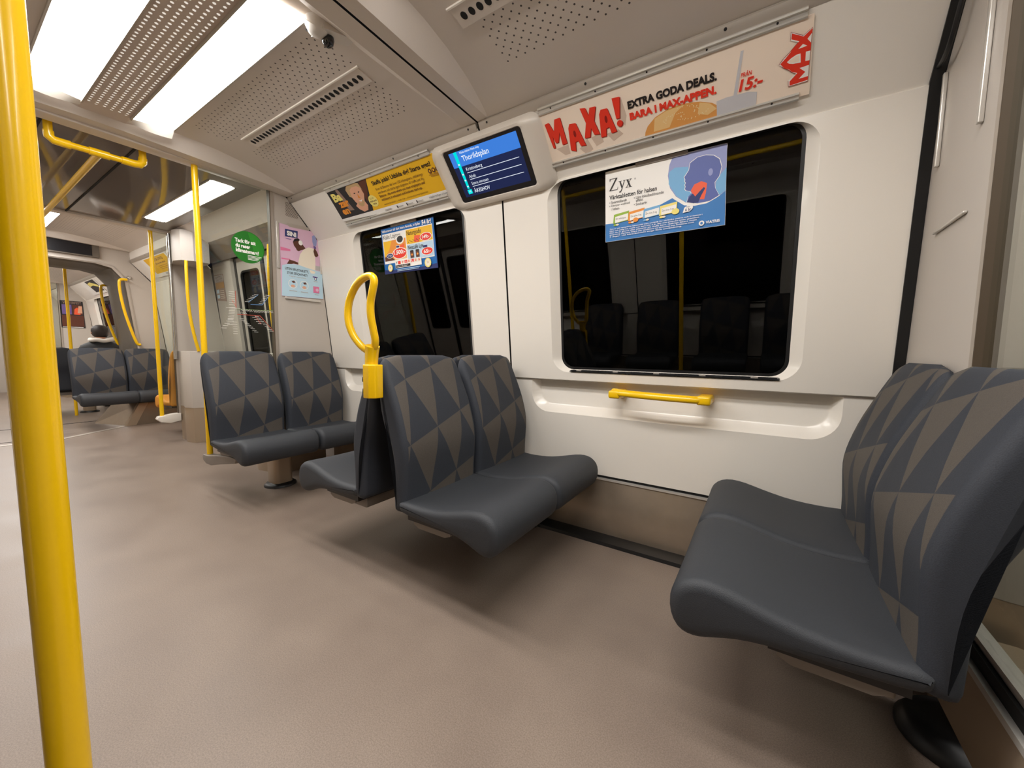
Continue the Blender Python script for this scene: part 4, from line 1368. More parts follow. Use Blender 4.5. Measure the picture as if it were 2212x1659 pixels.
def draught_screen(xp, d, label, ypole, pole_label, beam=False, bracket=True, ys=1.66, tube=False, near=True, name='draught_screen'):
    """xp: plane of the screen; d: direction (in x) of the doorway side"""
    r = empty(name, (xp, 1.68, 0), label, 'partition')
    b = MB()
    out = [(ys + 0.005, 0.30)] + [(profile_end(z), z) for z in (0.30, 0.90, 0.93, 1.5, 2.05)] + [(1.80, 2.335), (1.72, 2.40), (ys + 0.005, 2.40)]
    b.prism(out, 0, xp - 0.014, xp + 0.014, 'grey_panel')
    part(b, 'solid_panel', r)
    b = MB()
    b.box(xp - 0.020, xp + 0.020, ys - 0.016, ys + 0.010, 0.30, 2.40, 'post_metal')
    b.box(xp - 0.0215, xp + 0.0215, ys - 0.021, ys - 0.016, 0.30, 2.40, 'gasket_brown')
    b.box(xp - 0.0145, xp + 0.0145, ys + 0.010, ys + 0.0125, 0.30, 2.40, 'gasket_brown')
    if tube:
        b.tube([(xp + d * 0.035, 1.640, 0.95), (xp + d * 0.035, 1.640, 2.38)], 0.018, 'chrome', 16)
    part(b, 'post', r)
    b = MB()
    b.box(xp - 0.005, xp + 0.005, ypole + 0.024, ys - 0.018, 0.36, 2.395, 'screen_glass')
    gp = part(b, 'glass_pane', r)
    b = MB()
    b.box(xp - 0.055, xp + 0.055, 2 * YC - 1.80, 1.80, 2.375, 2.56, 'ceiling_grey')
    part(b, 'top_beam', r, bevel=0.006)
    if beam:
        b = MB()
        b.box(xp - 0.030, xp + 0.005, ypole - 0.3, ys - 0.02, 0.14, 0.335, 'beige_steel')
        b.box(xp - 0.034, xp - 0.004, ypole - 0.3, ys - 0.02, 0.335, 0.352, 'aluminium')
        b.box(xp - 0.020, xp + 0.010, ypole - 0.3, ys - 0.02, 0.345, 0.385, 'dark_gap')
        b.box(xp - 0.012, xp + 0.022, ypole - 0.3, ys - 0.02, 0.388, 0.405, 'aluminium')
        part(b, 'bottom_rail', r)
    # doorway side: leaning board with recess, soffit and ledge
    def cs(k=0.0):
        return [(xp + d * 0.015, 1.665), (xp + d * 0.10, 1.64 + k), (xp + d * 0.28, 1.60 + k), (xp + d * 0.40, 1.635 + k), (xp + d * 0.46, 1.73 + k), (xp + d * 0.45, 1.88), (xp + d * 0.34, 2.03), (xp + d * 0.20, 2.08), (xp + d * 0.015, 2.08)]
    b = MB()
    b.prism(cs(0.03 if not near else 0.0), 2, 0.40, 1.045, 'grey_panel')
    part(b, 'leaning_board', r, bevel=0.004)
    b = MB()
    b.prism(cs(0.034 if not near else 0.004), 2, 0.0, 0.40, 'beige_steel')
    part(b, 'kick_plate', r)
    if not near:
        b = MB()
        b.prism([(x, min(y, 1.90)) for x, y in cs()], 2, 2.04, 2.37, 'grey_panel')
        part(b, 'soffit', r)
    if bracket:
        b = MB()
        b.tube([(xp, ypole, 0.0 + 0.29), (xp, ypole, 2.40)], 0.0195, 'yellow_paint', 18)
        pr = empty('grab_pole', (xp, ypole, 0.29), pole_label, 'pole')
        part(b, 'pole', pr, angle=60)
    hx = xp + d * 0.43
    hr = empty('grab_rail', (hx, 1.72, 1.05), 'yellow upright grab rail in the recess ' + ('beside the far doorway column' if xp < -5 and xp > -7 else ('behind the glass screen' if xp > -4 and xp < 0 else ('behind the right hand screen' if xp > 0 else 'in the next car'))), 'handle')
    b = MB()
    dy = 0.15 if near else 0.0
    b.tube(smooth([(hx - d * 0.02, 1.675 + dy, 2.04), (hx - d * 0.015, 1.67 + dy, 1.8), (hx - d * 0.01, 1.675 + dy, 1.5), (hx + d * 0.0, 1.70 + dy, 1.25), (hx + d * 0.01, 1.735 + dy * 0.9, 1.045)], 6), 0.016, 'yellow_paint', 14)
    part(b, 'rail', hr, angle=60)
    return r, gp


scr1, pane1 = draught_screen(-3.465, -1, 'glass and grey panel screen with a printed route map, left of the window bays', 1.155, 'yellow pole at the edge of the glass screen, left of the first patterned seat')
scr2, pane2 = draught_screen(0.486, 1, 'glass and grey panel screen at the right edge, behind the nearest seats', 0.95, '', beam=True, bracket=False, ys=1.555)
scr3, pane3 = draught_screen(-5.80, 1, 'far grey screen with white column across the doorway', 1.495, 'yellow pole across the doorway, left of the white column', tube=True, near=False)
scr4, pane4 = draught_screen(-12.27, -1, 'grey screen in the next car holding a dark film poster', 1.2, '', bracket=False)

# brackets at pole feet
r = empty('pole_bracket', (-3.46, 1.15, 0.26), 'grey rounded bracket at the foot of the yellow pole by the first seat', 'bracket')
b = MB()
b.loft([[(x, 1.15 + y, z) for x, z in ((-3.50, 0.275), (-3.49, 0.292), (-3.42, 0.292), (-3.28, 0.315), (-3.05, 0.345), (-2.93, 0.345), (-2.95, 0.31), (-3.2, 0.262), (-3.36, 0.228), (-3.44, 0.228), (-3.49, 0.245))] for y in (-0.032, 0.032)], 'bracket_grey')
part(b, 'arm', r, bevel=0.006)
r = empty('pole_bracket', (-5.8, 1.5, 0.26), 'white bracket at the foot of the yellow pole across the doorway', 'bracket')
b = MB()
b.loft([[(x, y, z) for y, z in ((1.44, 0.262), (1.455, 0.292), (1.60, 0.312), (1.66, 0.312), (1.66, 0.222), (1.56, 0.205), (1.475, 0.225))] for x in (-5.84, -5.76)], 'white_panel')
part(b, 'arm', r, bevel=0.006)

# route map printed on the glass
m_ = Print((-3.4655, 0, 0), (0, 1, 0), (0, 0, 1), 0.0056)


def ticks(a, c, n, dx, dy, ln, m, wd=0.0028):
    for k in range(n):
        t = k / max(n - 1, 1)
        u, v = a[0] + (c[0] - a[0]) * t, a[1] + (c[1] - a[1]) * t
        m_.line([(u, v), (u + dx * ln, v + dy * ln)], wd, m)


m_.line([(1.372, 1.53), (1.372, 1.40)], 0.004, 'map_red')
m_.line([(1.345, 1.46), (1.372, 1.41)], 0.004, 'map_red')
ticks((1.366, 1.52), (1.366, 1.42), 7, -1, 0, 0.04, 'map_white')
ticks((1.366, 1.40), (1.345, 1.27), 12, -1, -0.06, 0.04, 'map_white')
ticks((1.374, 1.29), (1.374, 1.20), 6, -1, 0, 0.03, 'map_white')
ticks((1.345, 1.31), (1.30, 1.24), 5, -1, 0, 0.035, 'map_white')
ticks((1.39, 1.32), (1.49, 1.22), 9, 1, -0.05, 0.03, 'map_white')
m_.line([(1.375, 1.350), (1.50, 1.352), (1.54, 1.350), (1.64, 1.23)], 0.004, 'map_red')
m_.line([(1.50, 1.350), (1.545, 1.285)], 0.004, 'map_red')
ticks((1.53, 1.345), (1.635, 1.232), 10, -1, 0, 0.03, 'map_white')
ticks((1.505, 1.335), (1.545, 1.288), 4, -1, 0, 0.025, 'map_white')
m_.line([(1.375, 1.392), (1.55, 1.396), (1.665, 1.405)], 0.004, 'map_green')
ticks((1.49, 1.393), (1.66, 1.402), 16, 0.35, -0.5, 0.035, 'map_white')
ticks((1.40, 1.394), (1.47, 1.394), 7, 0.4, -0.5, 0.03, 'map_white')
ticks((1.39, 1.372), (1.43, 1.370), 4, 0.4, -0.5, 0.025, 'map_white')
m_.line([(1.455, 1.45), (1.53, 1.52)], 0.004, 'map_blue')
m_.line([(1.47, 1.435), (1.555, 1.44), (1.615, 1.525)], 0.004, 'map_blue')
ticks((1.46, 1.455), (1.528, 1.518), 6, -1, 0, 0.03, 'map_white')
ticks((1.56, 1.45), (1.612, 1.522), 6, -1, 0, 0.03, 'map_white')
ticks((1.30, 1.395), (1.345, 1.395), 2, 1, 0, 0.05, 'map_white')
mp = m_.b.build('route_map', merge=False)
mp.data.transform(Matrix.Translation(-Vector(scr1.location)))
mp.parent = scr1
# the same map on the near right screen
mm = bpy.data.objects.new('route_map', mp.data.copy())
mm.data.transform(Matrix.Translation((-0.0115, -0.33, 0)))
COL.objects.link(mm)
mm.parent = scr2

# round green sticker on the glass
p = Print((-3.4655, 0, 0), (0, 1, 0), (0, 0, 1), 0.0058)
p.ell(1.476, 1.880, 0.118, 0.122, 'ink_darkgreen', 48)
p.poly([(1.476 + 0.112 * cos(a), 1.880 + 0.116 * sin(a)) for a in [radians(q) for q in range(-60, 91, 10)]] + [(1.50, 1.92)], 'ink_midgreen')
p.text('Tack för att', 1.385, 1.906, 1.530, 1.936, 'ink_white', 0.04)
p.text('du reser', 1.388, 1.868, 1.490, 1.898, 'ink_white', 0.04)
p.text('klimatsmart!', 1.389, 1.832, 1.550, 1.862, 'ink_white', 0.04)
for k in range(4):
    p.rect(1.470, 1.816 - 0.010 * k, 1.570 - 0.010 * k, 1.820 - 0.010 * k, 'ink_white')
tag(p.build('round_sticker', (-3.46, 1.476, 1.88)), 'round green sticker with white words on the glass screen', 'sticker')

# pink and blue cleaning poster on the grey panel
p = Print((-3.449, 0, 0), (0, 1, 0), (0, 0, 1), 0.0)
k_ = 3.449 / 3.41


def sy(y):
    return y * k_


def sz(z):
    return 1.09 + (z - 1.09) * k_


def S(pts):
    return [(sy(a), sz(c)) for a, c in pts]


p.card(S([(1.690, 1.528), (2.055, 1.541), (2.035, 2.133), (1.968, 2.120), (1.776, 2.108), (1.76, 2.118), (1.69, 2.119)]), 'ink_pink', 0.002)
p.poly(S([(1.985, 1.79), (2.046, 1.79), (2.044, 1.83), (1.985, 1.83)]), 'ink_grey')
p.poly(S([(1.695, 1.90), (1.775, 1.91), (1.775, 1.925), (1.695, 1.93)]), 'ink_rose')
p.poly(S([(1.700, 1.83), (1.77, 1.835), (1.77, 1.845), (1.70, 1.842)]), 'ink_rose')
p.poly(S([(1.742, 1.80), (1.765, 1.838), (1.80, 1.835), (1.84, 1.826), (1.843, 1.81), (1.80, 1.812), (1.765, 1.80)]), 'ink_skindark')
p.poly(S([(1.836, 1.78), (1.838, 1.83), (1.855, 1.90), (1.885, 1.945), (1.93, 1.975), (1.975, 1.975), (1.998, 1.955), (2.012, 1.93), (1.99, 1.91), (1.99, 1.84), (1.985, 1.74), (1.95, 1.70)]), 'ink_cream')
p.poly(S([(1.798, 1.990), (1.815, 2.016), (1.843, 2.028), (1.872, 2.010), (1.884, 1.982), (1.905, 1.962), (1.885, 1.945), (1.862, 1.935), (1.845, 1.924), (1.830, 1.928), (1.820, 1.945), (1.806, 1.962)]), 'ink_skindark')
p.poly(S([(1.798, 1.992), (1.812, 2.020), (1.843, 2.031), (1.862, 2.020), (1.84, 2.010), (1.815, 2.0)]), 'ink_black')
p.ell(sy(1.863), sz(1.998), 0.018, 0.021, 'ink_white', 18)
p.poly(S([(1.985, 1.985), (2.010, 1.95), (2.02, 1.925), (2.005, 1.905), (1.985, 1.91), (1.975, 1.95)]), 'ink_skindark')
p.poly(S([(1.966, 2.08), (1.995, 2.10), (2.01, 2.05), (2.002, 2.0), (1.978, 2.0), (1.968, 2.03)]), 'ink_lilac')
p.poly(S([(1.976, 2.0), (2.0, 1.995), (2.0, 1.975), (1.978, 1.978)]), 'ink_purple')
p.poly(S([(1.978, 2.105), (1.990, 2.112), (2.010, 2.07), (2.008, 2.05), (1.995, 2.085)]), 'ink_skindark')
p.poly(S([(1.734, 2.022), (1.838, 2.030), (1.842, 2.090), (1.736, 2.083)]), 'ink_navy')
p.text('SINI', sy(1.750), sz(2.034), sy(1.828), sz(2.073), 'ink_white', 0.05)
p.rect(sy(1.738), sz(2.005), sy(1.785), sz(2.010), 'ink_purple')
blue = S([(1.692, 1.530), (2.054, 1.543), (2.048, 1.785), (2.00, 1.785), (1.95, 1.79), (1.90, 1.797), (1.85, 1.806), (1.80, 1.808), (1.75, 1.800), (1.702, 1.780)])
p.poly(blue, 'ink_iceblue')
p.poly(S([(1.93, 1.785), (1.99, 1.775), (1.975, 1.755), (1.945, 1.755)]), 'ink_cream')
p.text('LITEN BRUSTABLETT,', sy(1.725), sz(1.748), sy(1.925), sz(1.772), 'ink_charcoal', 0.02)
p.text('STOR STÄDNYHET!', sy(1.740), sz(1.718), sy(1.913), sz(1.742), 'ink_charcoal', 0.02)
p.text('Tvagg för vattenspillaren', sy(1.755), sz(1.695), sy(1.900), sz(1.708), 'ink_grey', 0.01)
for u in (1.785, 1.882):
    p.ell(sy(u), sz(1.640), 0.038, 0.038, 'ink_white', 28)
    p.ell(sy(u), sz(1.640), 0.034, 0.034, 'ink_iceblue', 28)
    p.poly(S([(u - 0.012, 1.662), (u + 0.012, 1.668), (u + 0.022, 1.652), (u, 1.648)]), 'ink_brown')
    p.ell(sy(u), sz(1.622), 0.018, 0.012, 'ink_skinpale', 14)
    p.rect(sy(u - 0.032), sz(1.578), sy(u + 0.032), sz(1.584), 'ink_grey')
p.rect(sy(1.960), sz(1.722), sy(2.005), sz(1.732), 'ink_purple')
p.rect(sy(1.975), sz(1.700), sy(1.995), sz(1.722), 'ink_navy')
p.rect(sy(1.979), sz(1.704), sy(1.991), sz(1.718), 'ink_white')
p.rect(sy(1.968), sz(1.686), sy(2.003), sz(1.691), 'ink_grey')
p.rect(sy(1.962), sz(1.588), sy(2.016), sz(1.645), 'ink_rose')
p.ell(sy(1.997), sz(1.615), 0.014, 0.014, 'ink_pink', 16)
p.rect(sy(1.972), sz(1.572), sy(2.008), sz(1.577), 'ink_grey')
tag(p.build('wall_poster', (-3.449, 1.9, 1.83)), 'pink and pale blue cleaning tablet poster with a man in headphones', 'poster')


def poster_holder(x, d, label, empty_frame=False):
    r = empty('poster_holder', (x, 1.9, 1.55), label, 'poster holder')
    def st(y0, y1, z0, z1, name, t=0.012):
        b = MB()
        xa, xb = sorted((x, x + d * t))
        b.box(xa, xb, y0, y1, z0, z1, 'aluminium')
        part(b, name, r, bevel=0.003)
    if empty_frame:
        st(1.655, 1.672, 1.74, 2.14, 'side_strip')
        st(1.985, 2.000, 1.75, 2.06, 'side_strip')
        st(1.70, 1.95, 1.508, 1.516, 'bottom_strip', 0.010)
        return r
    st(1.684, 1.704, 1.76, 2.14, 'side_strip')
    st(2.055, 2.072, 1.77, 2.125, 'side_strip')
    st(1.735, 2.045, 1.512, 1.532, 'bottom_strip', 0.016)
    b = MB()
    xa = x + d * 0.004
    b.face([(xa, 1.775, 2.128), (xa, 1.81, 2.110), (xa, 1.95, 2.128), (xa, 1.985, 2.150), (xa, 1.985, 2.158), (xa, 1.775, 2.15)], 'dull_aluminium')
    part(b, 'top_clip', r)
    return r


poster_holder(-3.451, 1, 'aluminium strips holding the pink and blue poster')
poster_holder(0.4715, -1, 'empty aluminium poster strips on the grey panel at the right', True)
# speaker grille above the poster
perforated('speaker_holes', (176, 166, 156), (84, 76, 70), [(-1, 1, -1, 1)], (0.014, 0.011), 0.0036)
b = MB()
b.face([(0, 0, 0), (0.105, 0, 0), (0.105, 0.07, 0), (0.055, 0.115, 0), (0, 0.115, 0)], 'speaker_holes')
g = b.build('speaker_grille')
g.matrix_world = Matrix(((0, 0, 1, -3.4505), (1, 0, 0, 1.768), (0, 1, 0, 2.205), (0, 0, 0, 1)))
tag(g, 'small perforated loudspeaker grille above the pink and blue poster', 'speaker')
# dark loop strap high on the right panel
b = MB()
b.tube(smooth([(0.452, 2.03, 2.10), (0.444, 1.93, 2.08), (0.440, 1.86, 2.10), (0.440, 1.80, 2.17), (0.446, 1.77, 2.24)], 6), 0.007, 'black_rubber', 10)
tag(b.build('cable_strap', origin=(0.452, 1.9, 2.1)), 'dark bent cable high on the grey panel at the top right', 'cable')

# ------------------------------------------------------------------ poles and overhead rails
r = empty('grab_pole', (-0.74, 0.074, 0), 'thick yellow pole close to the camera along the left edge', 'pole')
b = MB()
b.tube([(-0.74, 0.074, 0.0), (-0.74, 0.074, 2.40)], 0.0202, 'yellow_paint', 24)
part(b, 'pole', r, angle=60)
b = MB()
b.lathe([(0.0, 0.0), (0.045, 0.0), (0.043, 0.008), (0.024, 0.02), (0.0, 0.02)], (-0.74, 0.074, 0), 'dull_aluminium')
part(b, 'foot_flange', r)
r = empty('grab_pole', (-2.0, -0.04, 0), 'yellow pole of the opposite side, only mirrored in the large window', 'pole')
b = MB()
b.tube([(-2.0, -0.04, 0.0), (-2.0, -0.04, 2.42)], 0.0195, 'yellow_paint', 18)
part(b, 'pole', r, angle=60)
r = empty('overhead_rail', (-0.8, 0.02, 2.345), 'horizontal yellow overhead rail, mirrored along the top of the large window', 'handrail')
b = MB()
b.tube([(-2.0, -0.04, 2.345), (0.45, 0.074, 2.345)], 0.0195, 'yellow_paint', 18)
part(b, 'rail', r, angle=60)

# handrail with two elbows hanging from the beam
r = empty('ceiling_handrail', (-3.7, 0.72, 2.40), 'yellow T-shaped handrail hanging from the ceiling beam at the upper left', 'handrail')
b = MB()
xr = -3.56
b.tube([(xr, 0.495, 2.40), (xr, 0.495, 2.30)], 0.0195, 'yellow_paint', 18)
b.tube([(xr, 0.495, 2.335), (xr, 0.497, 2.305), (xr, 0.515, 2.290), (xr, 0.55, 2.289), (xr, 0.58, 2.290)], 0.0235, 'yellow_paint', 18)
b.tube([(xr, 0.51, 2.289), (xr, 0.895, 2.295)], 0.0185, 'yellow_paint', 18)
b.tube([(xr, 0.80, 2.294), (xr, 0.86, 2.294), (xr, 0.888, 2.300), (xr, 0.902, 2.318), (xr, 0.905, 2.345)], 0.0235, 'yellow_paint', 18)
b.tube([(xr, 0.905, 2.31), (xr, 0.905, 2.40)], 0.0195, 'yellow_paint', 18)
b.tube([(xr, 0.655, 2.2915), (xr, 0.745, 2.2925)], 0.0235, 'yellow_paint', 18)
part(b, 'crossbar', r, angle=60)
b = MB()
b.tube([(xr, 0.70, 2.292), (-5.75, 0.70, 2.275)], 0.0195, 'yellow_paint', 18)
part(b, 'long_rail', r, angle=60)

# ------------------------------------------------------------------ doorway
def doorway(x0, x1, nm):
    out = []
    x0, x1 = x0 + 0.056, x1 - 0.056
    b = MB()
    # ceiling of the doorway: glossy flat middle, white cove, dark header
    b.face([(x0, 2 * YC - 1.64, 2.395), (x1, 2 * YC - 1.64, 2.395), (x1, 1.64, 2.395), (x0, 1.64, 2.395)], 'vestibule_gloss')
    for s in (0, 1):
        def Y(y):
            return y if s == 0 else 2 * YC - y
        b.face([(x0, Y(1.64), 2.395), (x1, Y(1.64), 2.395), (x1, Y(1.87), 2.27), (x0, Y(1.87), 2.27)], 'ceiling_grey')
        b.face([(x0, Y(1.87), 2.27), (x1, Y(1.87), 2.27), (x1, Y(2.03), 2.115), (x0, Y(2.03), 2.115)], 'vestibule_gloss')
    struct(b.build('ceiling'))
    b = MB()
    for yy in (0.47, 2 * YC - 0.47):
        b.box(x0, x1, yy - 0.006, yy + 0.006, 2.388, 2.396, 'dark_gap')
    struct(b.build('trim_6'))
    return out


doorway(-5.80, -3.465, 'a')
doorway(0.486, 2.85, 'b')
for s, txt in ((1, 'on the window side of the doorway ceiling'), (-1, 'on the far aisle side of the doorway ceiling')):
    for (xa, xb, w2) in ((-5.32, -3.72, ''), (0.7, 2.3, ' behind the right screen')):
        ya, yb = sorted((YC + s * 0.66, YC + s * 0.83))
        r = empty('ceiling_light', ((xa + xb) / 2, (ya + yb) / 2, 2.39), 'white strip light ' + txt + w2, 'light', 'doorway ceiling lights')
        b = MB()
        b.prism([(ya, 2.394), (ya + 0.02, 2.385), (yb - 0.02, 2.385), (yb, 2.394)], 0, xa, xb, 'lamp_diffuser')
        part(b, 'diffuser', r)
        b = MB()
        for y in (ya - 0.006, yb + 0.006):
            b.box(xa - 0.01, xb + 0.01, y - 0.006, y + 0.006, 2.386, 2.396, 'dull_aluminium')
        part(b, 'side_rail', r)


def door_wall(x0, x1, n0):
    """doorway wall: pocket panels at both ends, two door leaves with windows"""
    res = []
    x0, x1 = x0 + 0.016, x1 - 0.016
    def W(x, z, o=0.0):
        return (x, 2.205 - 0.088 * (z - 0.4) + o, z)
    c = (x0 + x1) / 2
    b = MB()
    for a, e in ((x0, c - 0.66), (c + 0.66, x1)):
        b.loft([[W(x, z) for x, z in ((a, 0), (e, 0), (e, 2.13), (a, 2.13))], [W(x, z, 0.06) for x, z in ((a, 0), (e, 0), (e, 2.13), (a, 2.13))]], 'grey_panel')
    res.append(struct(b.build('wall_right')))
    for k, (a, e) in enumerate(((c - 0.66, c), (c, c + 0.66))):
        b = MB()
        inn = rrect(a + 0.10, e - 0.10, 0.78, 1.98, 0.07, 6)
        outr = rrect(a + 0.012, e - 0.012, 0.01, 2.13, 0.0, 6)
        b.loft([[W(x, z, 0.05) for x, z in outr], [W(x, z, 0.05) for x, z in inn], [W(x, z, 0.075) for x, z in inn]], 'grey_panel', cap=False)
        d = struct(b.build('door_%d' % (n0 + k)))
        b = MB()
        b.loft([[W(x, z, 0.062) for x, z in inn], [W(x, z, 0.068) for x, z in inn]], 'window_glass')
        q = b.build('door_window'); q.parent = d
        b = MB()
        ins = rrect(a + 0.118, e - 0.118, 0.80, 1.96, 0.055, 6)
        b.loft([[W(x, z, 0.047) for x, z in inn], [W(x, z, 0.047) for x, z in ins], [W(x, z, 0.061) for x, z in ins]], 'black_rubber', cap=False)
        q = b.build('door_gasket'); q.parent = d
        b = MB()
        for ex in ((a, a + 0.03), (e - 0.03, e)):
            b.loft([[W(x, z, 0.035) for x, z in ((ex[0], 0.01), (ex[1], 0.01), (ex[1], 2.13), (ex[0], 2.13))], [W(x, z, 0.052) for x, z in ((ex[0], 0.01), (ex[1], 0.01), (ex[1], 2.13), (ex[0], 2.13))]], 'black_rubber')
        q = b.build('door_seal'); q.parent = d
        res.append(d)
    return res, W


DW, Wd = door_wall(-5.80, -3.465, 1)
DW2, _ = door_wall(0.486, 2.85, 3)
BAYS += DW + DW2
# placards beside the door
dv = Vector((0, -0.088, 1.0)).normalized()
p = Print((0, 2.205 + 0.088 * 0.4, 0), (1, 0, 0), dv, 0.003)
p.card([(-5.765, 1.68), (-5.515, 1.66), (-5.515, 1.98), (-5.765, 1.99)], 'ink_taupe')
p.rect(-5.755, 1.90, -5.525, 1.975, 'ink_grey')
p.rect(-5.755, 1.82, -5.525, 1.89, 'ink_mustard')
p.rect(-5.75, 1.765, -5.68, 1.808, 'ink_lightblue')
p.rect(-5.75, 1.705, -5.68, 1.748, 'ink_lightblue')
for k in range(5):
    p.rect(-5.66, 1.70 + 0.022 * k, -5.54, 1.706 + 0.022 * k, 'ink_cream')
    p.rect(-5.74, 1.905 + 0.013 * k, -5.54, 1.910 + 0.013 * k, 'ink_brown')
tag(p.build('safety_notice', (-5.64, 2.1, 1.82)), 'dark safety notice left of the doors, seen through the glass screen', 'notice')
for k in range(4):
    p = Print((0, 2.205 + 0.088 * 0.4, 0), (1, 0, 0), dv, 0.003)
    v = 1.80 - 0.135 * k
    u = -3.93 + 0.0 * k
    p.card([(u, v), (u + 0.20, v), (u + 0.20, v + 0.125), (u, v + 0.125)], 'ink_lightblue')
    p.rect(u, v, u + 0.20, v + 0.028, 'ink_mustard')
    if k == 3:
        p.rect(u + 0.05, v + 0.05, u + 0.14, v + 0.10, 'ink_black')
    else:
        p.line([(u + 0.05, v + 0.035), (u + 0.10, v + 0.075), (u + 0.08, v + 0.115)], 0.012, 'ink_black')
        p.line([(u + 0.15, v + 0.035), (u + 0.10, v + 0.075), (u + 0.13, v + 0.115)], 0.012, 'ink_black')
    tag(p.build('door_notice', (u + 0.1, 2.1, v)), ('topmost', 'second', 'third', 'lowest')[k] + ' pale square notice in the column beside the doors', 'notice', 'square notices beside the doors')

# ------------------------------------------------------------------ gangway to the next car
HALF = [(1.875, 0.0), (1.835, 1.10), (1.742, 2.06), (1.610, 2.23), (1.45, 2.265)]
opening = HALF + [(2 * YC - y, z) for y, z in reversed(HALF)]
for i, (xe, nm) in enumerate(((-7.95, 'wall_back'), (-8.95, 'wall_back'))):
    b = MB()
    big = [(2.30, 0.0), (2.20, 1.0), (2.06, 2.06), (1.84, 2.40), (1.75, 2.62)]
    bigp = big + [(2 * YC - y, z) for y, z in reversed(big)]
    for sx in (0,):
        L0 = [(xe, y, z) for y, z in bigp]; L1 = [(xe, y, z) for y, z in opening]
        for k in range(len(bigp) - 1):
            b.face([L0[k], L0[k + 1], L1[k + 1], L1[k]], 'grey_panel')
    struct(b.build(nm))
b = MB()
ring = [(y, z) for y, z in opening]
loops = []
for x, g in ((-7.952, 0.0), (-7.99, 0.018), (-8.20, 0.01), (-8.45, -0.01), (-8.70, 0.01), (-8.91, 0.018), (-8.948, 0.0)):
    loops.append([(x, YC + (y - YC) * (1 - g), z - g * (1 if z > 0.1 else 0)) for y, z in ring])
b.loft(loops, 'tunnel_grey', closed=False, cap=False)
struct(b.build('wall_gangway'))
b = MB()
loops = [[(x, YC + (y - YC) * k, z * kz) for y, z in ring] for x, k, kz in ((-7.945, 1.02, 1.008), (-7.925, 1.0, 1.0), (-7.945, 0.985, 0.993))]
b.loft(loops, 'grey_panel', closed=False, cap=False)
struct(b.build('trim_7'))
HPATH = [(1.745, 2.065), (1.69, 2.062), (1.662, 2.040), (1.658, 1.95), (1.668, 1.80), (1.695, 1.60), (1.735, 1.40), (1.785, 1.20), (1.815, 1.125), (1.845, 1.125)]
for xh, lb in ((-7.90, 'tall bent yellow grab handle on the near edge of the gangway'), (-8.93, 'tall bent yellow grab handle on the far edge of the gangway')):
    b = MB()
    b.tube(smooth([(xh, y, z) for y, z in HPATH], 4), 0.018, 'yellow_paint', 12)
    tag(b.build('gangway_handle', origin=(xh, 1.74, 1.6), angle=60), lb, 'handle')
# dark destination display above the gangway
r = empty('destination_display', (-7.9, 1.2, 2.42), 'black unlit display strip over the gangway', 'display')
b = MB()
b.box(-7.945, -7.90, 0.55, 1.408, 2.340, 2.50, 'screen_black')
part(b, 'screen', r)
b = MB()
b.box(-7.948, -7.905, 0.45, 1.48, 2.325, 2.505, 'tunnel_grey')
part(b, 'housing', r)
# small chrome dome beside the near handle
b = MB()
b.lathe([(0.0, 0.03), (0.018, 0.026), (0.026, 0.012), (0.028, 0.0)], (-7.95, 1.775, 2.105), 'chrome', 20, axis=(1, 0, 0))
tag(b.build('door_stop', origin=(-7.95, 1.775, 2.105)), 'small shiny round knob at the top of the near gangway handle', 'knob')
# slanted equipment box under the far seats
r = empty('equipment_box', (-7.6, 1.8, 0), 'slanted brown metal box on the floor under the far seats', 'box')
b = MB()
b.loft([[(-7.30, 1.52, 0.0), (-7.30, 2.14, 0.0), (-7.9, 2.14, 0.0), (-7.9, 1.30, 0.0)], [(-7.34, 1.68, 0.30), (-7.34, 2.14, 0.30), (-7.9, 2.14, 0.30), (-7.9, 1.52, 0.30)]], 'brushed_steel')
part(b, 'casing', r)
b = MB()
b.loft([[(-7.292, 1.50, 0.0), (-7.292, 1.60, 0.0), (-7.31, 1.60, 0.0), (-7.33, 1.485, 0.0)], [(-7.332, 1.655, 0.30), (-7.332, 1.75, 0.30), (-7.35, 1.75, 0.30), (-7.37, 1.64, 0.30)]], 'beige_steel')
part(b, 'corner_strip', r)
# floor plates of the gangway
b = MB()
b.prism([(-6.90, 0.25), (-6.84, 0.25), (-6.80, 0.85), (-7.27, 1.50), (-7.33, 1.47), (-6.87, 0.84)], 2, 0.0, 0.004, 'dull_aluminium')
struct(b.build('trim_8'))
b = MB()
b.box(-8.14, -8.12, 0.0, 1.45, 0.0, 0.003, 'dark_gap')
b.box(-7.06, -7.045, -0.3, 0.85, 0.0, 0.003, 'dark_gap')
struct(b.build('trim_9'))
for xp_, yp_, lb in ((-9.02, 1.30, 'yellow pole in the next car beside the far aisle seat'), (-10.6, 1.26, 'shaded yellow pole further inside the next car')):
    b = MB()
    b.tube([(xp_, yp_, 0.0), (xp_, yp_, 2.41)], 0.0195, 'yellow_paint', 14)
    tag(b.build('grab_pole', origin=(xp_, yp_, 0), angle=60), lb, 'pole')

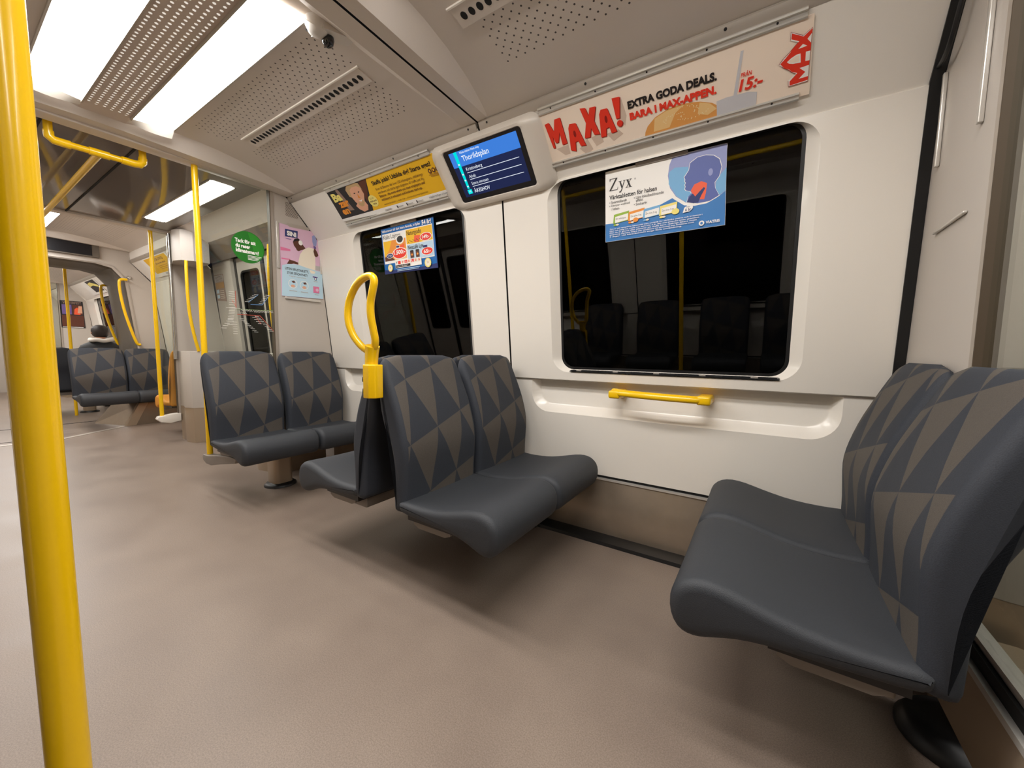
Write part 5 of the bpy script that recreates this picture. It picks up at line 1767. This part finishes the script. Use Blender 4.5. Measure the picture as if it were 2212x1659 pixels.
# posters in the far bay and the next car
p = Print(AD_O, AD_U, AD_V, 0.002)
p.card([(-7.55, 0.06), (-6.55, 0.06), (-6.55, 0.335), (-7.55, 0.335)], 'ink_white')
p.rect(-7.42, 0.11, -6.60, 0.33, 'ink_yellow')
p.text('MOTOR & FRITID', -7.15, 0.27, -6.75, 0.305, 'ink_brown', 0.02)
p.text('Just nu, hela veckan', -7.15, 0.22, -6.78, 0.25, 'ink_brown', 0.02)
for k in range(3):
    p.line([(-7.12, 0.20 - 0.022 * k), (-6.80, 0.20 - 0.022 * k)], 0.006, 'ink_mustard')
p.rect(-7.12, 0.07, -6.80, 0.10, 'ink_grey')
tag(p.build('advert_card', (-7.05, 1.9, 2.2)), 'far yellow advert on the tilted panel across the doorway', 'advert')
p = Print(AD_O, AD_U, AD_V, 0.002)
p.card([(-11.3, 0.06), (-10.3, 0.06), (-10.3, 0.33), (-11.3, 0.33)], 'ink_white')
p.poly([(-10.95, 0.10), (-10.35, 0.10), (-10.35, 0.33), (-10.95, 0.33)], 'ink_charcoal')
p.poly([(-10.93, 0.28), (-10.70, 0.30), (-10.40, 0.22), (-10.40, 0.17), (-10.70, 0.23), (-10.93, 0.22)], 'ink_paleyellow')
tag(p.build('advert_card', (-10.8, 1.9, 2.2)), 'black and yellow advert on the tilted panel in the next car', 'advert')
p = Print((-12.252, 0, 0), (0, 1, 0), (0, 0, 1), 0.0)
p.card([(1.66, 1.47), (2.00, 1.47), (1.985, 2.03), (1.66, 2.03)], 'ink_charcoal')
p.rect(1.675, 1.50, 1.985, 1.73, 'ink_brown')
p.rect(1.685, 1.75, 1.82, 1.95, 'ink_purple')
p.rect(1.83, 1.75, 1.97, 1.95, 'ink_brown')
p.poly([(1.85, 1.75), (1.94, 1.75), (1.94, 1.82), (1.90, 1.90), (1.86, 1.86)], 'ink_throat')
p.poly([(1.90, 1.78), (1.97, 1.78), (1.97, 1.93), (1.92, 1.93)], 'ink_skinpale')
p.text('VINTERFEST', 1.70, 1.965, 1.96, 2.015, 'ink_taupe', 0.02)
p.rect(1.675, 1.478, 1.97, 1.488, 'ink_white')
tag(p.build('wall_poster', (-12.25, 1.83, 1.75)), 'dark brown film poster on the grey screen in the next car', 'poster')

# ------------------------------------------------------------------ seated person in the next car, back turned
def person():
    r = empty('person', (-9.45, 1.72, 0.0), 'person with dark hair, black jacket and white hood, seated with back turned', 'person')
    bx, by = -9.50, 1.72
    verts = [(bx - 0.02, by, 0.56), (bx - 0.01, by, 0.74), (bx + 0.02, by, 0.93), (bx + 0.015, by, 1.08), (bx - 0.005, by, 1.165), (bx - 0.02, by, 1.225), (bx - 0.03, by, 1.30), (bx - 0.03, by, 1.37)]
    radii = [(0.15, 0.15), (0.145, 0.145), (0.155, 0.155), (0.145, 0.13), (0.075, 0.07), (0.056, 0.056), (0.088, 0.088), (0.086, 0.086)]
    edges = [(k, k + 1) for k in range(len(verts) - 1)]
    def chain(start, pts, rad):
        prev = start
        for q, rr in zip(pts, rad):
            verts.append(q); radii.append((rr, rr)); edges.append((prev, len(verts) - 1)); prev = len(verts) - 1
        return prev
    for s in (1, -1):
        chain(3, [(bx + 0.01, by + s * 0.175, 1.075), (bx - 0.05, by + s * 0.235, 0.86), (bx - 0.24, by + s * 0.17, 0.70), (bx - 0.40, by + s * 0.10, 0.64)], [0.072, 0.056, 0.044, 0.034])
        chain(0, [(bx - 0.12, by + s * 0.11, 0.545), (bx - 0.48, by + s * 0.12, 0.55), (bx - 0.52, by + s * 0.12, 0.30), (bx - 0.50, by + s * 0.12, 0.09)], [0.095, 0.070, 0.056, 0.044])
    me = bpy.data.meshes.new('body')
    me.from_pydata(verts, edges, [])
    o = bpy.data.objects.new('body', me)
    COL.objects.link(o)
    md = o.modifiers.new('skin', 'SKIN')
    for k, sv in enumerate(me.skin_vertices[0].data):
        sv.radius = radii[k]
        sv.use_root = (k == 0)
    sb = o.modifiers.new('sub', 'SUBSURF'); sb.levels = 2; sb.render_levels = 2
    bpy.context.view_layer.update()
    ev = o.evaluated_get(bpy.context.evaluated_depsgraph_get())
    me2 = bpy.data.meshes.new_from_object(ev)
    bpy.data.objects.remove(o)
    o = bpy.data.objects.new('body', me2)
    COL.objects.link(o)
    for nm in ('jacket', 'skin', 'trousers'):
        me2.materials.append(MATS[nm])
    for f in me2.polygons:
        c = f.center
        f.use_smooth = True
        f.material_index = 1 if (c.z > 1.185 or (c.x < bx - 0.36 and 0.60 < c.z < 0.72)) else (2 if c.z < 0.60 else 0)
    def own(ob):
        ob.data.transform(Matrix.Translation(-Vector(r.location)))
        ob.parent = r
    own(o)
    # hair cap
    b = MB()
    n = 22
    prof = [(0.0, 1.452), (0.045, 1.446), (0.080, 1.425), (0.103, 1.385), (0.107, 1.345), (0.104, 1.305), (0.090, 1.268), (0.070, 1.245)]
    loops = []
    for i, (rad, z) in enumerate(prof):
        L = []
        for k in range(n):
            a = 2 * pi * k / n
            wob = 1 + 0.05 * sin(5 * a + i) + 0.03 * sin(9 * a + 2 * i)
            rr = max(rad, 0.002) * wob
            x = cos(a) * rr
            if x < -0.045 and z < 1.36:
                x = -0.045
            L.append((bx - 0.028 + x, by + sin(a) * rr, z))
        loops.append(L)
    b.loft(loops, 'hair')
    own(b.build('hair', angle=70))
    # ears, nose
    b = MB()
    for s in (1, -1):
        b.lathe([(0.0, 0.012), (0.016, 0.01), (0.022, 0.0), (0.012, -0.01)], (bx - 0.045, by + s * 0.098, 1.315), 'skin', 12, axis=(0, s, 0))
    b.loft([[(bx - 0.105, by + dy, 1.335) for dy in (-0.008, 0.008)] + [(bx - 0.100, by, 1.34)], [(bx - 0.140, by + dy, 1.298) for dy in (-0.014, 0.014)] + [(bx - 0.105, by, 1.29)]], 'skin')
    own(b.build('face', angle=60))
    # jacket shell with broad shoulders
    b = MB()
    loops = []
    for z, hx, hy, dx in ((0.62, 0.165, 0.215, -0.01), (0.80, 0.165, 0.235, 0.0), (0.95, 0.16, 0.262, 0.012), (1.05, 0.145, 0.272, 0.015), (1.105, 0.125, 0.245, 0.012), (1.14, 0.105, 0.185, 0.006), (1.17, 0.085, 0.115, 0.0), (1.185, 0.06, 0.08, 0.0)):
        loops.append([(bx + dx + hx * cos(2 * pi * k / 24), by + hy * sin(2 * pi * k / 24), z) for k in range(24)])
    b.loft(loops, 'jacket')
    own(b.build('jacket', angle=70))
    # white hood lying on the shoulders
    b = MB()
    path = smooth([(bx + 0.07, by - 0.125, 1.185), (bx + 0.125, by - 0.07, 1.195), (bx + 0.14, by, 1.180), (bx + 0.125, by + 0.07, 1.195), (bx + 0.06, by + 0.135, 1.215), (bx - 0.04, by + 0.11, 1.215), (bx - 0.08, by, 1.18), (bx - 0.04, by - 0.11, 1.20)], 4, True)
    b.tube(path, [0.034] * len(path), 'hood_white', 12, closed=True)
    own(b.build('hood', angle=70))
    b = MB()
    for s in (1, -1):
        b.loft([[(bx - 0.50 + x, by + s * 0.12 + y, z) for x, y in rrect(-0.20 * k, 0.06, -0.05, 0.05, 0.03, 4)] for z, k in ((0.0, 1.0), (0.03, 1.0), (0.09, 0.5))], 'shoe_black')
    own(b.build('shoes', angle=50))


person()

# ------------------------------------------------------------------ close the shell: opposite side, ends, outside
for o in list(BAYS):
    c = mirror_y(o, o.name.replace('right', 'left'))
b = MB()
for xe in (FLOOR_X[0] + 0.02, FLOOR_X[1] - 0.02):
    b.box(xe - 0.02, xe + 0.02, 2 * YC - 2.3, 2.3, 0.0, 2.5, 'grey_panel')
struct(b.build('wall_end'))
# rest of the next car beyond its screen
b = MB()
for s in (0, 1):
    def Y(y):
        return y if s == 0 else 2 * YC - y
    b.face([(-14.7, Y(2.2), 0), (-12.25, Y(2.2), 0), (-12.25, Y(2.05), 2.06), (-14.7, Y(2.05), 2.06)], 'white_panel')
    b.face([(-14.7, Y(2.05), 2.06), (-12.25, Y(2.05), 2.06), (-12.25, Y(1.8), 2.38), (-14.7, Y(1.8), 2.38)], 'white_panel')
struct(b.build('wall_right'))
b = MB()
b.face([(-14.7, 2 * YC - 1.8, 2.39), (-12.25, 2 * YC - 1.8, 2.39), (-12.25, 1.8, 2.39), (-14.7, 1.8, 2.39)], 'ceiling_grey')
struct(b.build('ceiling'))
r = empty('ceiling_light', (-13.3, 1.3, 2.38), 'far strip light beyond the last screen of the next car', 'light')
b = MB()
b.box(-14.2, -12.6, 1.25, 1.40, 2.372, 2.389, 'lamp_diffuser')
part(b, 'diffuser', r)
# dark tunnel wall outside the windows
b = MB()
b.box(FLOOR_X[0], FLOOR_X[1], 3.2, 3.3, -0.5, 3.2, 'tunnel_wall_dark')
b.box(FLOOR_X[0], FLOOR_X[1], 2 * YC - 3.3, 2 * YC - 3.2, -0.5, 3.2, 'tunnel_wall_dark')
struct(b.build('wall_tunnel'))
bpy.data.objects.remove(_to)
